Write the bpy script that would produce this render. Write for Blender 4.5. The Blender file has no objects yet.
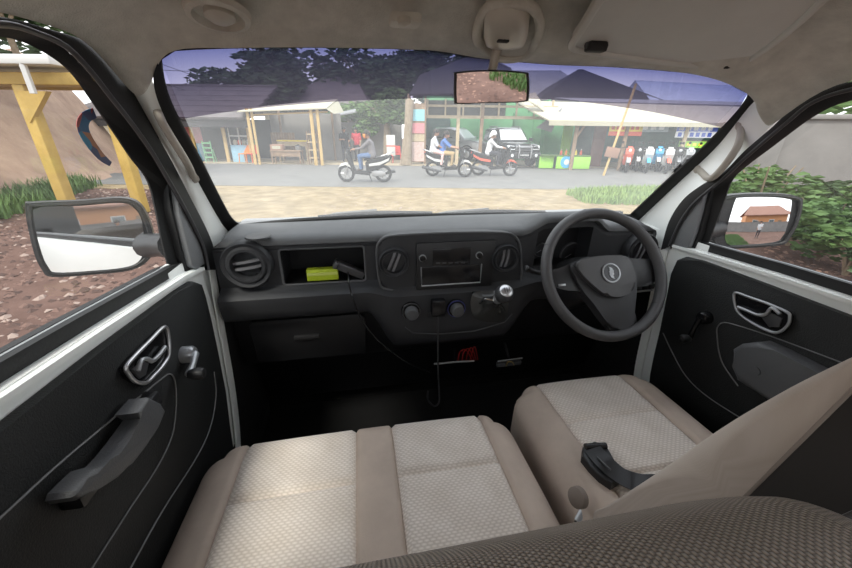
import bpy, bmesh, math, random
from mathutils import Vector, Matrix
R = math.radians
rnd = random.Random(7)
scn = bpy.context.scene
COL = scn.collection

# ------------------------------------------------------------------ camera
FPX = 355.0; TH = R(23.45); PS = R(10.62); RO = R(-0.68); CZ = 1.65; CX = .287
fw0 = Vector((math.sin(PS), math.cos(PS), 0)); rt0 = Vector((math.cos(PS), -math.sin(PS), 0)); zz = Vector((0, 0, 1))
cf = fw0*math.cos(TH) - zz*math.sin(TH); cu = fw0*math.sin(TH) + zz*math.cos(TH)
cr = rt0*math.cos(RO) - cu*math.sin(RO); cu2 = rt0*math.sin(RO) + cu*math.cos(RO)
cam = bpy.data.cameras.new('camera'); camo = bpy.data.objects.new('camera', cam); COL.objects.link(camo)
camo.matrix_world = Matrix(((cr.x, cu2.x, -cf.x, 0), (cr.y, cu2.y, -cf.y, 0), (cr.z, cu2.z, -cf.z, CZ), (0, 0, 0, 1)))
cam.sensor_width = 36; cam.lens = 36*FPX/852; cam.clip_start = .01; cam.clip_end = 500
scn.camera = camo

# ------------------------------------------------------------------ world, sun, exposure
w = bpy.data.worlds.new('world'); scn.world = w; w.use_nodes = True
nt = w.node_tree; nt.nodes.clear()
out = nt.nodes.new('ShaderNodeOutputWorld'); bg = nt.nodes.new('ShaderNodeBackground')
tc = nt.nodes.new('ShaderNodeTexCoord'); sep = nt.nodes.new('ShaderNodeSeparateXYZ'); ramp = nt.nodes.new('ShaderNodeValToRGB')
ramp.color_ramp.elements[0].position = 0.0; ramp.color_ramp.elements[0].color = (.92, .93, .95, 1)
ramp.color_ramp.elements[1].position = .8; ramp.color_ramp.elements[1].color = (.70, .80, .98, 1)
nz = nt.nodes.new('ShaderNodeTexNoise'); nz.inputs['Scale'].default_value = 2.2; nz.inputs['Detail'].default_value = 5
mx = nt.nodes.new('ShaderNodeMix'); mx.data_type = 'RGBA'; mx.inputs[7].default_value = (1, 1, 1, 1)
L = nt.links.new
L(tc.outputs['Generated'], sep.inputs[0]); L(sep.outputs['Z'], ramp.inputs[0]); L(tc.outputs['Generated'], nz.inputs['Vector'])
L(nz.outputs['Fac'], mx.inputs[0]); L(ramp.outputs[0], mx.inputs[6]); L(mx.outputs[2], bg.inputs['Color']); L(bg.outputs[0], out.inputs[0])
bg.inputs['Strength'].default_value = 1.0
sd = bpy.data.lights.new('sun', 'SUN'); sd.energy = 1.6; sd.angle = R(14); sd.color = (1, .96, .88)
so = bpy.data.objects.new('sun', sd); COL.objects.link(so); so.rotation_euler = (R(28), R(-22), 0); so.location = (0, 0, 12)
scn.view_settings.view_transform = 'Standard'; scn.view_settings.look = 'None'
scn.view_settings.exposure = 1.40; scn.view_settings.gamma = 1.0; scn.view_settings.use_curve_mapping = False

# ------------------------------------------------------------------ pixel measures of the photograph -> points at known planes
def ray0(x, y):
    a = (x-426)/FPX; b = (284-y)/FPX
    a, b = a*math.cos(RO)+b*math.sin(RO), -a*math.sin(RO)+b*math.cos(RO)
    return a, math.cos(TH)+b*math.sin(TH), -math.sin(TH)+b*math.cos(TH)
def ray(x, y):
    a, h, z = ray0(x, y)
    return Vector((a*math.cos(PS)+h*math.sin(PS), h*math.cos(PS)-a*math.sin(PS), z))
CAM = Vector((0, 0, CZ))
def P(x, y, X=None, Y=None, Z=None):
    d = ray(x, y)
    t = X/d.x if X is not None else Y/d.y if Y is not None else (Z-CZ)/d.z
    return CAM + d*t
def PP(x, y, o, n):
    d = ray(x, y); o = Vector(o); n = Vector(n)
    return CAM + d*((o-CAM).dot(n)/d.dot(n))
def wy(X, z): return 1.104-.887*(z-1.394)+.06*(1-((X-CX)/.65)**2)
def PW(x, y, off=0.0):
    d = ray(x, y); t = 1.
    for _ in range(60): t += .7*(wy(d.x*t, CZ+d.z*t)-off-d.y*t)/d.y
    return CAM + d*t
def Q(x, y, D):            # street frame point: (right, away, up) at distance D
    a, h, z = ray0(x, y); t = D/h
    return Vector((a*t, D, CZ+z*t))
def QZ(x, y, Z=0):
    a, h, z = ray0(x, y); t = (Z-CZ)/z
    return Vector((a*t, h*t, Z))
def st(sx, sy, z=0): return Vector((sx*math.cos(PS)+sy*math.sin(PS), sy*math.cos(PS)-sx*math.sin(PS), z))

# ------------------------------------------------------------------ materials
MC = {}
def mat(name, col, rough=.6, metal=0., bump=0., bscale=300., var=0., vscale=6., spec=.5, coat=0., coord='Object', col2=None):
    if name in MC: return MC[name]
    m = bpy.data.materials.new(name); m.use_nodes = True; n = m.node_tree.nodes; l = m.node_tree.links.new
    b = n['Principled BSDF']; b.inputs['Base Color'].default_value = (*col, 1); b.inputs['Roughness'].default_value = rough
    b.inputs['Metallic'].default_value = metal; b.inputs['Specular IOR Level'].default_value = spec; b.inputs['Coat Weight'].default_value = coat
    t = n.new('ShaderNodeTexCoord')
    if var or col2:
        z = n.new('ShaderNodeTexNoise'); z.inputs['Scale'].default_value = vscale; z.inputs['Detail'].default_value = 6; z.inputs['Roughness'].default_value = .65
        l(t.outputs[coord], z.inputs['Vector'])
        r = n.new('ShaderNodeValToRGB'); r.color_ramp.elements[0].position = .3; r.color_ramp.elements[1].position = .7
        c2 = col2 or [min(1, c*(1+var)) for c in col]; c1 = col if col2 else [c*(1-var) for c in col]
        r.color_ramp.elements[0].color = (*c1, 1); r.color_ramp.elements[1].color = (*c2, 1)
        l(z.outputs['Fac'], r.inputs[0]); l(r.outputs[0], b.inputs['Base Color'])
    if bump:
        z = n.new('ShaderNodeTexNoise'); z.inputs['Scale'].default_value = bscale; z.inputs['Detail'].default_value = 3
        l(t.outputs[coord], z.inputs['Vector'])
        bp = n.new('ShaderNodeBump'); bp.inputs['Strength'].default_value = bump; bp.inputs['Distance'].default_value = .002
        l(z.outputs['Fac'], bp.inputs['Height']); l(bp.outputs[0], b.inputs['Normal'])
    MC[name] = m
    return m
def mathn(n, l, op, a, b=None):
    k = n.new('ShaderNodeMath'); k.operation = op
    for i, v in enumerate((a, b)):
        if v is None: continue
        if isinstance(v, (int, float)): k.inputs[i].default_value = v
        else: l(v, k.inputs[i])
    return k.outputs[0]
def fabric(name, c1, c2, pu, pv, strength=.5, stagger=True, rough=.9, sheen=.3, soft=1.0):
    """woven cloth: rows of small raised dashes, pitch pu x pv metres on the UV map"""
    m = bpy.data.materials.new(name); m.use_nodes = True; n = m.node_tree.nodes; l = m.node_tree.links.new
    b = n['Principled BSDF']; b.inputs['Roughness'].default_value = rough; b.inputs['Specular IOR Level'].default_value = .15
    b.inputs['Sheen Weight'].default_value = sheen; b.inputs['Sheen Roughness'].default_value = .5
    t = n.new('ShaderNodeTexCoord'); s = n.new('ShaderNodeSeparateXYZ'); l(t.outputs['UV'], s.inputs[0])
    v = mathn(n, l, 'DIVIDE', s.outputs[1], pv); u = mathn(n, l, 'DIVIDE', s.outputs[0], pu)
    if stagger:
        row = mathn(n, l, 'FLOOR', v); half = mathn(n, l, 'MULTIPLY', row, .5); u = mathn(n, l, 'ADD', u, half)
    su = mathn(n, l, 'ABSOLUTE', mathn(n, l, 'SINE', mathn(n, l, 'MULTIPLY', u, math.pi)))
    sv = mathn(n, l, 'ABSOLUTE', mathn(n, l, 'SINE', mathn(n, l, 'MULTIPLY', v, math.pi)))
    h = mathn(n, l, 'POWER', mathn(n, l, 'MULTIPLY', su, sv), soft)
    z = n.new('ShaderNodeTexNoise'); z.inputs['Scale'].default_value = 14; z.inputs['Detail'].default_value = 6; l(t.outputs['UV'], z.inputs['Vector'])
    r = n.new('ShaderNodeMix'); r.data_type = 'RGBA'; r.inputs[6].default_value = (*c1, 1); r.inputs[7].default_value = (*c2, 1); l(h, r.inputs[0])
    r2 = n.new('ShaderNodeMix'); r2.data_type = 'RGBA'; r2.blend_type = 'MULTIPLY'; r2.inputs[0].default_value = .35
    cr_ = n.new('ShaderNodeValToRGB'); cr_.color_ramp.elements[0].position = .35; cr_.color_ramp.elements[0].color = (.72, .68, .62, 1); cr_.color_ramp.elements[1].position = .6
    l(z.outputs['Fac'], cr_.inputs[0]); l(r.outputs[2], r2.inputs[6]); l(cr_.outputs[0], r2.inputs[7]); l(r2.outputs[2], b.inputs['Base Color'])
    bp = n.new('ShaderNodeBump'); bp.inputs['Strength'].default_value = strength; bp.inputs['Distance'].default_value = .002
    l(h, bp.inputs['Height']); l(bp.outputs[0], b.inputs['Normal'])
    MC[name] = m; return m
def glassmat(name, tint, haze, gloss=.06, hazecol=(1, 1, 1), grad=None):
    """thin dusty pane: see-through, a veil of dust that scatters daylight, a faint mirror sheen"""
    m = bpy.data.materials.new(name); m.use_nodes = True; n = m.node_tree.nodes; l = m.node_tree.links.new; n.clear()
    o = n.new('ShaderNodeOutputMaterial'); tr = n.new('ShaderNodeBsdfTransparent'); tr.inputs[0].default_value = (*tint, 1)
    if grad:
        t = n.new('ShaderNodeTexCoord'); s = n.new('ShaderNodeSeparateXYZ'); l(t.outputs['UV'], s.inputs[0])
        r = n.new('ShaderNodeValToRGB'); r.color_ramp.elements[0].color = (*grad[0], 1); r.color_ramp.elements[1].color = (*grad[1], 1)
        l(s.outputs[1], r.inputs[0]); l(r.outputs[0], tr.inputs[0])
    tl = n.new('ShaderNodeBsdfTranslucent'); tl.inputs[0].default_value = (*hazecol, 1)
    mx = n.new('ShaderNodeMixShader'); l(tr.outputs[0], mx.inputs[1]); l(tl.outputs[0], mx.inputs[2])
    if haze > 0:
        t2 = n.new('ShaderNodeTexCoord'); z = n.new('ShaderNodeTexNoise'); z.inputs['Scale'].default_value = 5; z.inputs['Detail'].default_value = 7
        l(t2.outputs['Object'], z.inputs['Vector'])
        l(mathn(n, l, 'MULTIPLY', mathn(n, l, 'ADD', z.outputs['Fac'], .5), haze), mx.inputs[0])
    else: mx.inputs[0].default_value = 0
    gl = n.new('ShaderNodeBsdfGlossy'); gl.inputs['Roughness'].default_value = .02
    m2 = n.new('ShaderNodeMixShader'); m2.inputs[0].default_value = gloss; l(mx.outputs[0], m2.inputs[1]); l(gl.outputs[0], m2.inputs[2]); l(m2.outputs[0], o.inputs[0])
    MC[name] = m; return m
def M(n): return MC[n]

# interior
mat('headliner', (.62, .60, .535), .95, bump=.6, bscale=420, var=.14, vscale=22, spec=.1)
mat('visor_vinyl', (.64, .635, .595), .7, bump=.2, bscale=700, var=.05)
mat('paint', (.88, .90, .87), .3, coat=.3, var=.02, vscale=3)
mat('rubber', (.008, .008, .008), .6, bump=.2, bscale=200)
mat('door_vinyl', (.010, .0108, .0106), .6, bump=.8, bscale=420, var=.25, vscale=9)
mat('piping', (.16, .16, .16), .5)
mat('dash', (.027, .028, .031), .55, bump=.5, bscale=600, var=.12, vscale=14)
mat('dash_top', (.09, .092, .094), .6, bump=.5, bscale=600, var=.12, vscale=14)  # deck lighter than the face: sky reflection put into its colour
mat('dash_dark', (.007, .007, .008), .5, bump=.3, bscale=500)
mat('black_gloss', (.008, .008, .009), .22)
mat('black_plastic', (.016, .016, .017), .45, bump=.2, bscale=400)
mat('grey_plastic', (.085, .087, .09), .5, bump=.4, bscale=500, var=.1)
mat('sail_grey', (.17, .175, .18), .55, bump=.4, bscale=500)
mat('vane', (.05, .05, .053), .35); mat('vent_vane', (.17, .17, .18), .35)
mat('silver', (.55, .55, .56), .3, metal=.8)
mat('satin', (.40, .41, .42), .38, metal=.6)
mat('chrome', (.8, .8, .8), .12, metal=1)
mat('wheel_vinyl', (.065, .063, .064), .45, bump=.5, bscale=500, var=.1)
mat('hub_vinyl', (.03, .03, .032), .5, bump=.5, bscale=600)
mat('taupe', (.54, .445, .37), .92, bump=.6, bscale=900, var=.12, vscale=7, spec=.15)
mat('handle_beige', (.42, .385, .33), .55, bump=.15, bscale=400)
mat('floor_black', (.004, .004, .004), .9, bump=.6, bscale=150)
fabric('cream', (.64, .56, .485), (.86, .785, .71), .0115, .0056, .4)
fabric('weave', (.10, .08, .063), (.42, .35, .285), .0042, .0033, .9, stagger=True, soft=.8)
fabric('driver_cloth', (.47, .395, .335), (.49, .415, .35), .004, .004, .04)
fabric('dark_cloth', (.022, .018, .015), (.05, .04, .034), .003, .003, .4)
mat('seam', (.22, .18, .15), .9)
mat('mirror', (.86, .87, .88), .02, metal=1)
mat('gauge', (.03, .03, .032), .3); mat('gauge_ring', (.10, .10, .105), .35)
mat('lens_plastic', (.55, .52, .45), .35)
mat('lime', (.50, .62, .03), .5, var=.15, vscale=40)
mat('blue_ring', (.05, .06, .25), .4)
mat('red_wire', (.35, .02, .02), .5)
mat('boot_vinyl', (.05, .05, .048), .25, bump=.3, bscale=60)
mat('brass', (.5, .36, .14), .4, metal=.7)
glassmat('windscreen', (.90, .92, .90), .14, .03, (1, 1, .97))
glassmat('sideglass', (.80, .81, .80), .012, .05)
glassmat('film', (.5, .5, .6), .0, .02, grad=((.36, .33, .41), (.085, .09, .20)))

# ------------------------------------------------------------------ mesh helpers
OFF = {}
def link(o, parent=None):
    COL.objects.link(o)
    if parent: o.parent = parent
    return o
def meta(o, label=None, cat=None, group=None, kind=None):
    if label: o['label'] = label
    if cat: o['category'] = cat
    if group: o['group'] = group
    if kind: o['kind'] = kind
    return o
def thing(name, label, cat, loc=(0, 0, 0), rz=0, group=None, kind=None, local=False):
    o = bpy.data.objects.new(name, None); o.empty_display_size = .05; link(o)
    o.location = loc; o.rotation_euler = (0, 0, rz); meta(o, label, cat, group, kind)
    OFF[o.name] = Vector((0, 0, 0)) if local else Vector(loc)
    return o
def sthing(name, label, cat, sx, sy, rz=0, group=None, z=0, kind=None):   # thing on the street
    return thing(name, label, cat, st(sx, sy, z), -PS+rz, group, kind, local=True)
def mk(name, V, Fc, m, parent=None, smooth=35, uvs=None, faces_mat=None):
    V = [Vector(v) for v in V]
    if parent is not None: off = OFF[parent.name]
    else:
        lo = [min(v[i] for v in V) for i in range(3)]; hi = [max(v[i] for v in V) for i in range(3)]
        off = Vector(((lo[0]+hi[0])/2, (lo[1]+hi[1])/2, lo[2]))
    me = bpy.data.meshes.new(name); me.from_pydata([v-off for v in V], [], Fc)
    ms = m if isinstance(m, (list, tuple)) else [m]
    for a in ms: me.materials.append(M(a) if isinstance(a, str) else a)
    if faces_mat: me.polygons.foreach_set('material_index', faces_mat)
    if uvs:
        ul = me.uv_layers.new(name='UVMap')
        for lp in me.loops: ul.data[lp.index].uv = uvs[lp.vertex_index]
    me.update()
    if smooth:
        me.polygons.foreach_set('use_smooth', [True]*len(me.polygons))
        if smooth < 180: me.set_sharp_from_angle(angle=R(smooth))
    o = bpy.data.objects.new(name, me); link(o, parent)
    if parent is None: o.location = off; OFF[o.name] = off
    else: OFF[o.name] = off
    return o
def frombm(name, bm, m, parent=None, smooth=35):
    bmesh.ops.recalc_face_normals(bm, faces=bm.faces)
    bm.verts.index_update()
    V = [v.co.copy() for v in bm.verts]; Fc = [[v.index for v in f.verts] for f in bm.faces]; bm.free()
    return mk(name, V, Fc, m, parent, smooth)
def bm_box(bm, c, s, r=0, rot=None, seg=2):
    mt = Matrix.Translation(Vector(c)) @ (rot.to_4x4() if rot else Matrix()) @ Matrix.Diagonal((*s, 1))
    g = bmesh.ops.create_cube(bm, size=1, matrix=mt)
    if r > 0:
        ed = list({e for v in g['verts'] for e in v.link_edges})
        bmesh.ops.bevel(bm, geom=ed, offset=r, segments=seg, profile=.5, affect='EDGES', clamp_overlap=True)
def box(name, c, s, m, parent=None, r=0., rot=None, seg=2):
    bm = bmesh.new(); bm_box(bm, c, s, r, rot, seg); return frombm(name, bm, m, parent)
def lbox(name, x0, x1, y0, y1, z0, z1, m, parent=None, r=0.):
    return box(name, ((x0+x1)/2, (y0+y1)/2, (z0+z1)/2), (abs(x1-x0), abs(y1-y0), abs(z1-z0)), m, parent, r)
def smoothline(pts, n=6, closed=False):
    pts = [Vector(p) for p in pts]; o = []; N = len(pts)
    rng = range(N if closed else N-1)
    for i in rng:
        g = lambda k: pts[k % N] if closed else pts[max(0, min(N-1, k))]
        p0, p1, p2, p3 = g(i-1), g(i), g(i+1), g(i+2)
        for k in range(n):
            t = k/n
            o.append(.5*((2*p1)+(p2-p0)*t+(2*p0-5*p1+4*p2-p3)*t*t+(3*p1-p0-3*p2+p3)*t**3))
    if not closed: o.append(pts[-1])
    return o
def resample(pts, n):
    pts = [Vector(p) for p in pts]; d = [0]
    for a, b in zip(pts, pts[1:]): d.append(d[-1]+(b-a).length)
    o = []; j = 0
    for i in range(n):
        t = d[-1]*i/(n-1)
        while j < len(pts)-2 and d[j+1] < t: j += 1
        k = (t-d[j])/max(1e-9, d[j+1]-d[j]); o.append(pts[j].lerp(pts[j+1], min(1, max(0, k))))
    return o
def tubegeo(path, r, n=8, closed=False, V=None, Fc=None, flat=1.0, flatdir=None):
    path = [Vector(p) for p in path]; N = len(path); rr = r if isinstance(r, (list, tuple)) else [r]*N
    V = [] if V is None else V; Fc = [] if Fc is None else Fc; b0 = len(V); up = None
    for i, p in enumerate(path):
        a = path[(i-1) % N] if closed or i > 0 else p; b = path[(i+1) % N] if closed or i < N-1 else p
        t = (b-a).normalized()
        if up is None: up = Vector((0, 0, 1)) if abs(t.z) < .9 else Vector((1, 0, 0))
        if flatdir is not None: up = Vector(flatdir)
        s = t.cross(up).normalized(); up = s.cross(t).normalized()
        for k in range(n):
            q = 2*math.pi*k/n; V.append(p + s*math.cos(q)*rr[i] + up*math.sin(q)*rr[i]*flat)
    for i in range(N if closed else N-1):
        for k in range(n):
            a = b0+i*n+k; b = b0+i*n+(k+1) % n; c = b0+((i+1) % N)*n+(k+1) % n; d = b0+((i+1) % N)*n+k
            Fc.append((a, b, c, d))
    if not closed:
        Fc.append(tuple(b0+k for k in range(n))[::-1]); Fc.append(tuple(b0+(N-1)*n+k for k in range(n)))
    return V, Fc
def tube(name, path, r, m, parent=None, n=8, closed=False, flat=1., flatdir=None):
    V, Fc = tubegeo(path, r, n, closed, flat=flat, flatdir=flatdir); return mk(name, V, Fc, m, parent, 50)
def frame_of(axis):
    a = Vector(axis).normalized(); h = Vector((0, 0, 1)) if abs(a.z) < .9 else Vector((0, 1, 0))
    u = a.cross(h).normalized(); return u, u.cross(a).normalized(), a
def lathegeo(prof, o, axis, n=24, V=None, Fc=None):
    V = [] if V is None else V; Fc = [] if Fc is None else Fc; b0 = len(V)
    u, v, a = frame_of(axis); o = Vector(o)
    for r, h in prof:
        for k in range(n):
            q = 2*math.pi*k/n; V.append(o+a*h+(u*math.cos(q)+v*math.sin(q))*r)
    for i in range(len(prof)-1):
        for k in range(n):
            Fc.append((b0+i*n+k, b0+i*n+(k+1) % n, b0+(i+1)*n+(k+1) % n, b0+(i+1)*n+k))
    if prof[0][0] > 1e-6: Fc.append(tuple(b0+k for k in range(n))[::-1])
    if prof[-1][0] > 1e-6: Fc.append(tuple(b0+(len(prof)-1)*n+k for k in range(n)))
    return V, Fc
def lathe(name, prof, o, axis, m, parent=None, n=24, open_=False):
    V, Fc = lathegeo(prof, o, axis, n)
    if open_: Fc = [f for f in Fc if len(f) == 4]
    return mk(name, V, Fc, m, parent, 40)
def loftgeo(rows, close=False):
    n = len(rows[0]); V = [Vector(p) for r in rows for p in r]; Fc = []
    for i in range(len(rows)-1):
        for k in range(n if close else n-1):
            Fc.append((i*n+k, i*n+(k+1) % n, (i+1)*n+(k+1) % n, (i+1)*n+k))
    uv = []; vv = 0
    for i, r in enumerate(rows):
        if i: vv += sum((Vector(a)-Vector(b)).length for a, b in zip(r, rows[i-1]))/n
        u = 0
        for k, p in enumerate(r):
            if k: u += (Vector(p)-Vector(r[k-1])).length
            uv.append((u, vv))
    return V, Fc, uv
def loft(name, rows, m, parent=None, smooth=60, close=False, cap=False, thick=0., unituv=False):
    V, Fc, uv = loftgeo(rows, close); n = len(rows[0])
    if unituv: uv = [(k/(n-1), i/(len(rows)-1)) for i in range(len(rows)) for k in range(n)]
    if cap: Fc.append(tuple(range(n))[::-1]); Fc.append(tuple(range((len(rows)-1)*n, len(rows)*n)))
    o = mk(name, V, Fc, m, parent, smooth, uvs=uv)
    if thick:
        md = o.modifiers.new('thickness', 'SOLIDIFY'); md.thickness = thick; md.offset = 0
    return o
def prism(name, pts, vec, m, parent=None, r=0., seg=2, smooth=35):
    """closed outline extruded along vec, far rim rounded by r"""
    bm = bmesh.new(); vec = Vector(vec); pts = [Vector(p) for p in pts]
    a = [bm.verts.new(p) for p in pts]; b = [bm.verts.new(p+vec) for p in pts]; n = len(pts)
    bm.faces.new(a[::-1]); top = bm.faces.new(b)
    for i in range(n): bm.faces.new((a[i], a[(i+1) % n], b[(i+1) % n], b[i]))
    if r: bmesh.ops.bevel(bm, geom=list(top.edges), offset=r, segments=seg, profile=.5, affect='EDGES', clamp_overlap=True)
    return frombm(name, bm, m, parent, smooth)
def ribbon(name, ca, cb, vec, m, parent=None, n=40, round_=0.):
    """solid band between two curves, given thickness along vec"""
    A = resample(ca, n); B = resample(cb, n); vec = Vector(vec); rows = []
    for a, b in zip(A, B):
        mid = (a+b)/2
        rows.append([a, a+vec*.8, a.lerp(b, .18)+vec, a.lerp(b, .82)+vec, b+vec*.8, b])
    return loft(name, rows, m, parent, smooth=50, close=True, cap=True)

# ================================================================== THE VAN: shell
XL, XR = -.40, .945
def L2(pts, X): return [P(x, y, X=X) for x, y in pts]
# --- floor, front bulkhead
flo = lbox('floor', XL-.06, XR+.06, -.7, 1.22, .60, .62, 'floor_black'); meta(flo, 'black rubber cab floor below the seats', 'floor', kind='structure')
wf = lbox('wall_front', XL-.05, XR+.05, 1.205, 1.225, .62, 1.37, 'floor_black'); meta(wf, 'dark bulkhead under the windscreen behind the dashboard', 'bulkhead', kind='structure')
cowl = lbox('trim_1', XL-.02, XR+.02, 1.235, 1.36, 1.28, 1.355, 'sail_grey', r=.02); meta(cowl, 'grey cowl panel outside at the foot of the windscreen', 'cowl', kind='structure')

wb_ = thing('added_wall_back', 'unseen rear panel and corner pillars added to darken the passenger mirror', 'panel', (CX, -.48, .62), kind='structure')  # added out of view so the passenger mirror reflects dark; left open above for light
lbox('added_panel', XL, XR, -.50, -.47, .62, 1.25, 'grey_plastic', wb_)
lbox('added_pillar', XL-.04, XL+.28, -.50, -.44, 1.25, 1.76, 'grey_plastic', wb_, r=.02); lbox('added_pillar', XR-.16, XR+.04, -.50, -.44, 1.25, 1.76, 'grey_plastic', wb_, r=.02)

# --- windscreen: pane, tint strip, rubber gasket
topc = [(160, 60), (166, 53), (200, 50), (300, 48), (430, 51), (470, 58), (550, 65), (620, 68), (700, 75), (738, 84), (747, 92)]
basec = [(232, 226), (300, 219), (380, 215), (440, 214), (520, 213), (580, 213), (632, 215)]
top3 = resample(smoothline([PW(*p) for p in topc], 5), 41); base3 = resample(smoothline([PW(*p) for p in basec], 5), 41)
win1 = thing('window_1', 'wide curved windscreen with a blue tint strip along its top', 'windscreen', (CX, 1.1, 1.38), kind='structure')
rows = []
for i in range(17):
    t = i/16; row = []
    for a, b in zip(base3, top3):
        p = a.lerp(b, t); p.y = wy(p.x, p.z); row.append(p)
    rows.append(row)
loft('pane', rows, 'windscreen', win1)
filmc = [PW(*p, off=.004) for p in ((168, 124), (182, 119), (250, 109), (330, 102), (400, 99), (450, 98), (560, 100), (640, 110), (690, 120), (728, 129))]
fl = resample(smoothline(filmc, 5), 41); ft = []
for p in top3: q = p.copy(); q.y = wy(q.x, q.z)-.004; ft.append(q)
rows = []
for i in range(9):
    row = []
    for a, b in zip(fl, ft):
        p = a.lerp(b, i/8); p.y = wy(p.x, p.z)-.004; row.append(p)
    rows.append(row)
meta(loft('tint_strip', rows, 'film', win1, unituv=True), 'dark blue sun tint strip')
# gasket all round the pane
gl = [PW(*p) for p in ((162, 58), (165, 80), (172, 102), (186, 130), (202, 160), (217, 190), (231, 216), (240, 224))]
gr = [PW(*p) for p in ((748, 90), (746, 98), (735, 113), (712, 137), (690, 158), (665, 181), (645, 200), (630, 214))]
go = [PW(*p, off=.012) for p in ((155, 76), (156, 88), (161, 105), (174, 134), (190, 164), (206, 194), (221, 221), (232, 234))]
gro = [PW(*p, off=.012) for p in ((757, 90), (753, 105), (742, 119), (719, 143), (697, 165), (672, 188), (652, 207), (636, 222))]
gas = thing('trim_2', 'black rubber gasket framing the windscreen', 'gasket', (CX, 1.1, 1.37), kind='structure')
ribbon('side_seal', smoothline(gl, 4), smoothline(go, 4), (0, -.008, 0), 'rubber', gas)
ribbon('side_seal', smoothline(gr, 4), smoothline(gro, 4), (0, -.008, 0), 'rubber', gas)
tube('top_seal', [p+Vector((0, .004, .006)) for p in top3], .005, 'rubber', gas)
tube('bottom_seal', [p+Vector((0, -.004, -.004)) for p in base3], .008, 'rubber', gas)

# --- side seals: curves read along the door openings
OLp = [(-40, 16), (0, 17), (42, 28), (87, 43), (111, 64), (137, 101), (158, 141), (172, 166), (190, 201), (204, 228), (212, 248), (216, 270)]
LLp = [(-40, 24), (0, 24), (24, 30), (61, 46), (87, 72), (106, 96), (127, 122), (148, 151), (163, 176), (180, 205), (193, 230), (202, 250), (206, 270)]
GLp = [(-40, 34), (0, 36), (28, 43), (56, 58), (76, 77), (95, 104), (113, 130), (131, 157), (148, 180), (156, 210), (162, 240), (168, 264)]
ORp = [(930, 76), (880, 78), (852, 82), (830, 86), (809, 95), (788, 113), (774, 127), (746, 151), (724, 173), (703, 185), (684, 200), (670, 222), (662, 250)]
LRp = [(930, 84), (880, 85), (852, 90), (830, 96), (809, 106), (791, 121), (774, 135), (746, 159), (728, 176), (711, 190), (695, 204), (682, 222), (671, 246)]
GRp = [(930, 96), (880, 96), (852, 100), (830, 107), (809, 119), (791, 132), (770, 148), (746, 166), (732, 180), (724, 201), (715, 225), (708, 243)]
sides = []
for side, X, O_, L_, G_, sg in (('left', XL, OLp, LLp, GLp, -1), ('right', XR, ORp, LRp, GRp, 1)):
    o = smoothline(L2(O_, X), 5); l = smoothline(L2(L_, X), 5); g = smoothline(L2(G_, X+sg*.03), 5); l2 = smoothline(L2(L_, X+sg*.012), 5)
    o, l, g, l2 = [[Vector((c_[0].x, -.45, c_[0].z)), Vector((c_[0].x, 0, c_[0].z+.002))]+c_ for c_ in (o, l, g, l2)]     # run back along the roof rail
    nm = 'trim_3' if side == 'left' else 'trim_4'
    t = thing(nm, 'black rubber door seal around the %s' % ('passenger door opening' if side == 'left' else "driver's door opening"), 'door seal', (X, .7, 1.35), kind='structure')
    ribbon('seal_band', o, l, (-sg*.006, 0, 0), 'rubber', t, 110)
    tube('seal_lip', [p+Vector((-sg*.006, 0, 0)) for p in resample(l, 110)], .004, 'vane', t)
    sides.append((o, l, g, l2))

# --- ceiling (headliner)
frontL = [P(133, 97, X=XL+.008), P(140, 97, X=XL+.022), P(147, 91, X=XL+.045), PW(153, 78, .012)]
frontR = [PW(753, 92, .01), P(755, 104, X=XR-.05), P(759, 116, X=XR-.03), P(767, 127, X=XR-.012)]
front = resample(smoothline(frontL+[p+Vector((0, -.012, -.001)) for p in top3[1:-1:3]]+frontR, 4), 61)
def arch(Y, zl, zr, crown):
    r = []
    for k in range(61):
        s = k/60; X = (XL+.008)+(XR-XL-.016)*s; u = (s-.5)*2
        z = zl+(zr-zl)*s + crown*(1-abs(u)**4.5)
        r.append(Vector((X, Y, z)))
    return r
def zat(curve, Y):
    c = min(curve, key=lambda p: abs(p.y-Y)); return c.z
oL, oR = sides[0][0], sides[1][0]
rows = [front]
for Y, cr_ in ((.73, .075), (.66, .075), (.58, .085), (.45, .09), (.2, .09), (-.45, .09)):
    zl = zat(oL, Y) if Y > .5 else zat(oL, .5); zr = zat(oR, Y) if Y > .5 else zat(oR, .5)
    rows.append(arch(Y, zl+.004, zr+.004, cr_+(.02 if Y < .7 else .0)))
# first arch row follows the ear
cei = thing('ceiling', 'beige felt headliner curving down to the windscreen corners', 'headliner', (CX, .4, 1.75), kind='structure')
hl = loft('headliner', rows, 'headliner', cei, smooth=80)
md = hl.modifiers.new('sub', 'SUBSURF'); md.levels = 1; md.render_levels = 2
# steel roof skin above the lining
roof = []
for Y in (.84, .6, .2, -.47): roof.append([p+Vector((0, 0, .06)) for p in arch(Y, 1.80 if Y < .8 else 1.775, 1.80 if Y < .8 else 1.775, .085)])
loft('roof_skin', roof, 'paint', cei)

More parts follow.
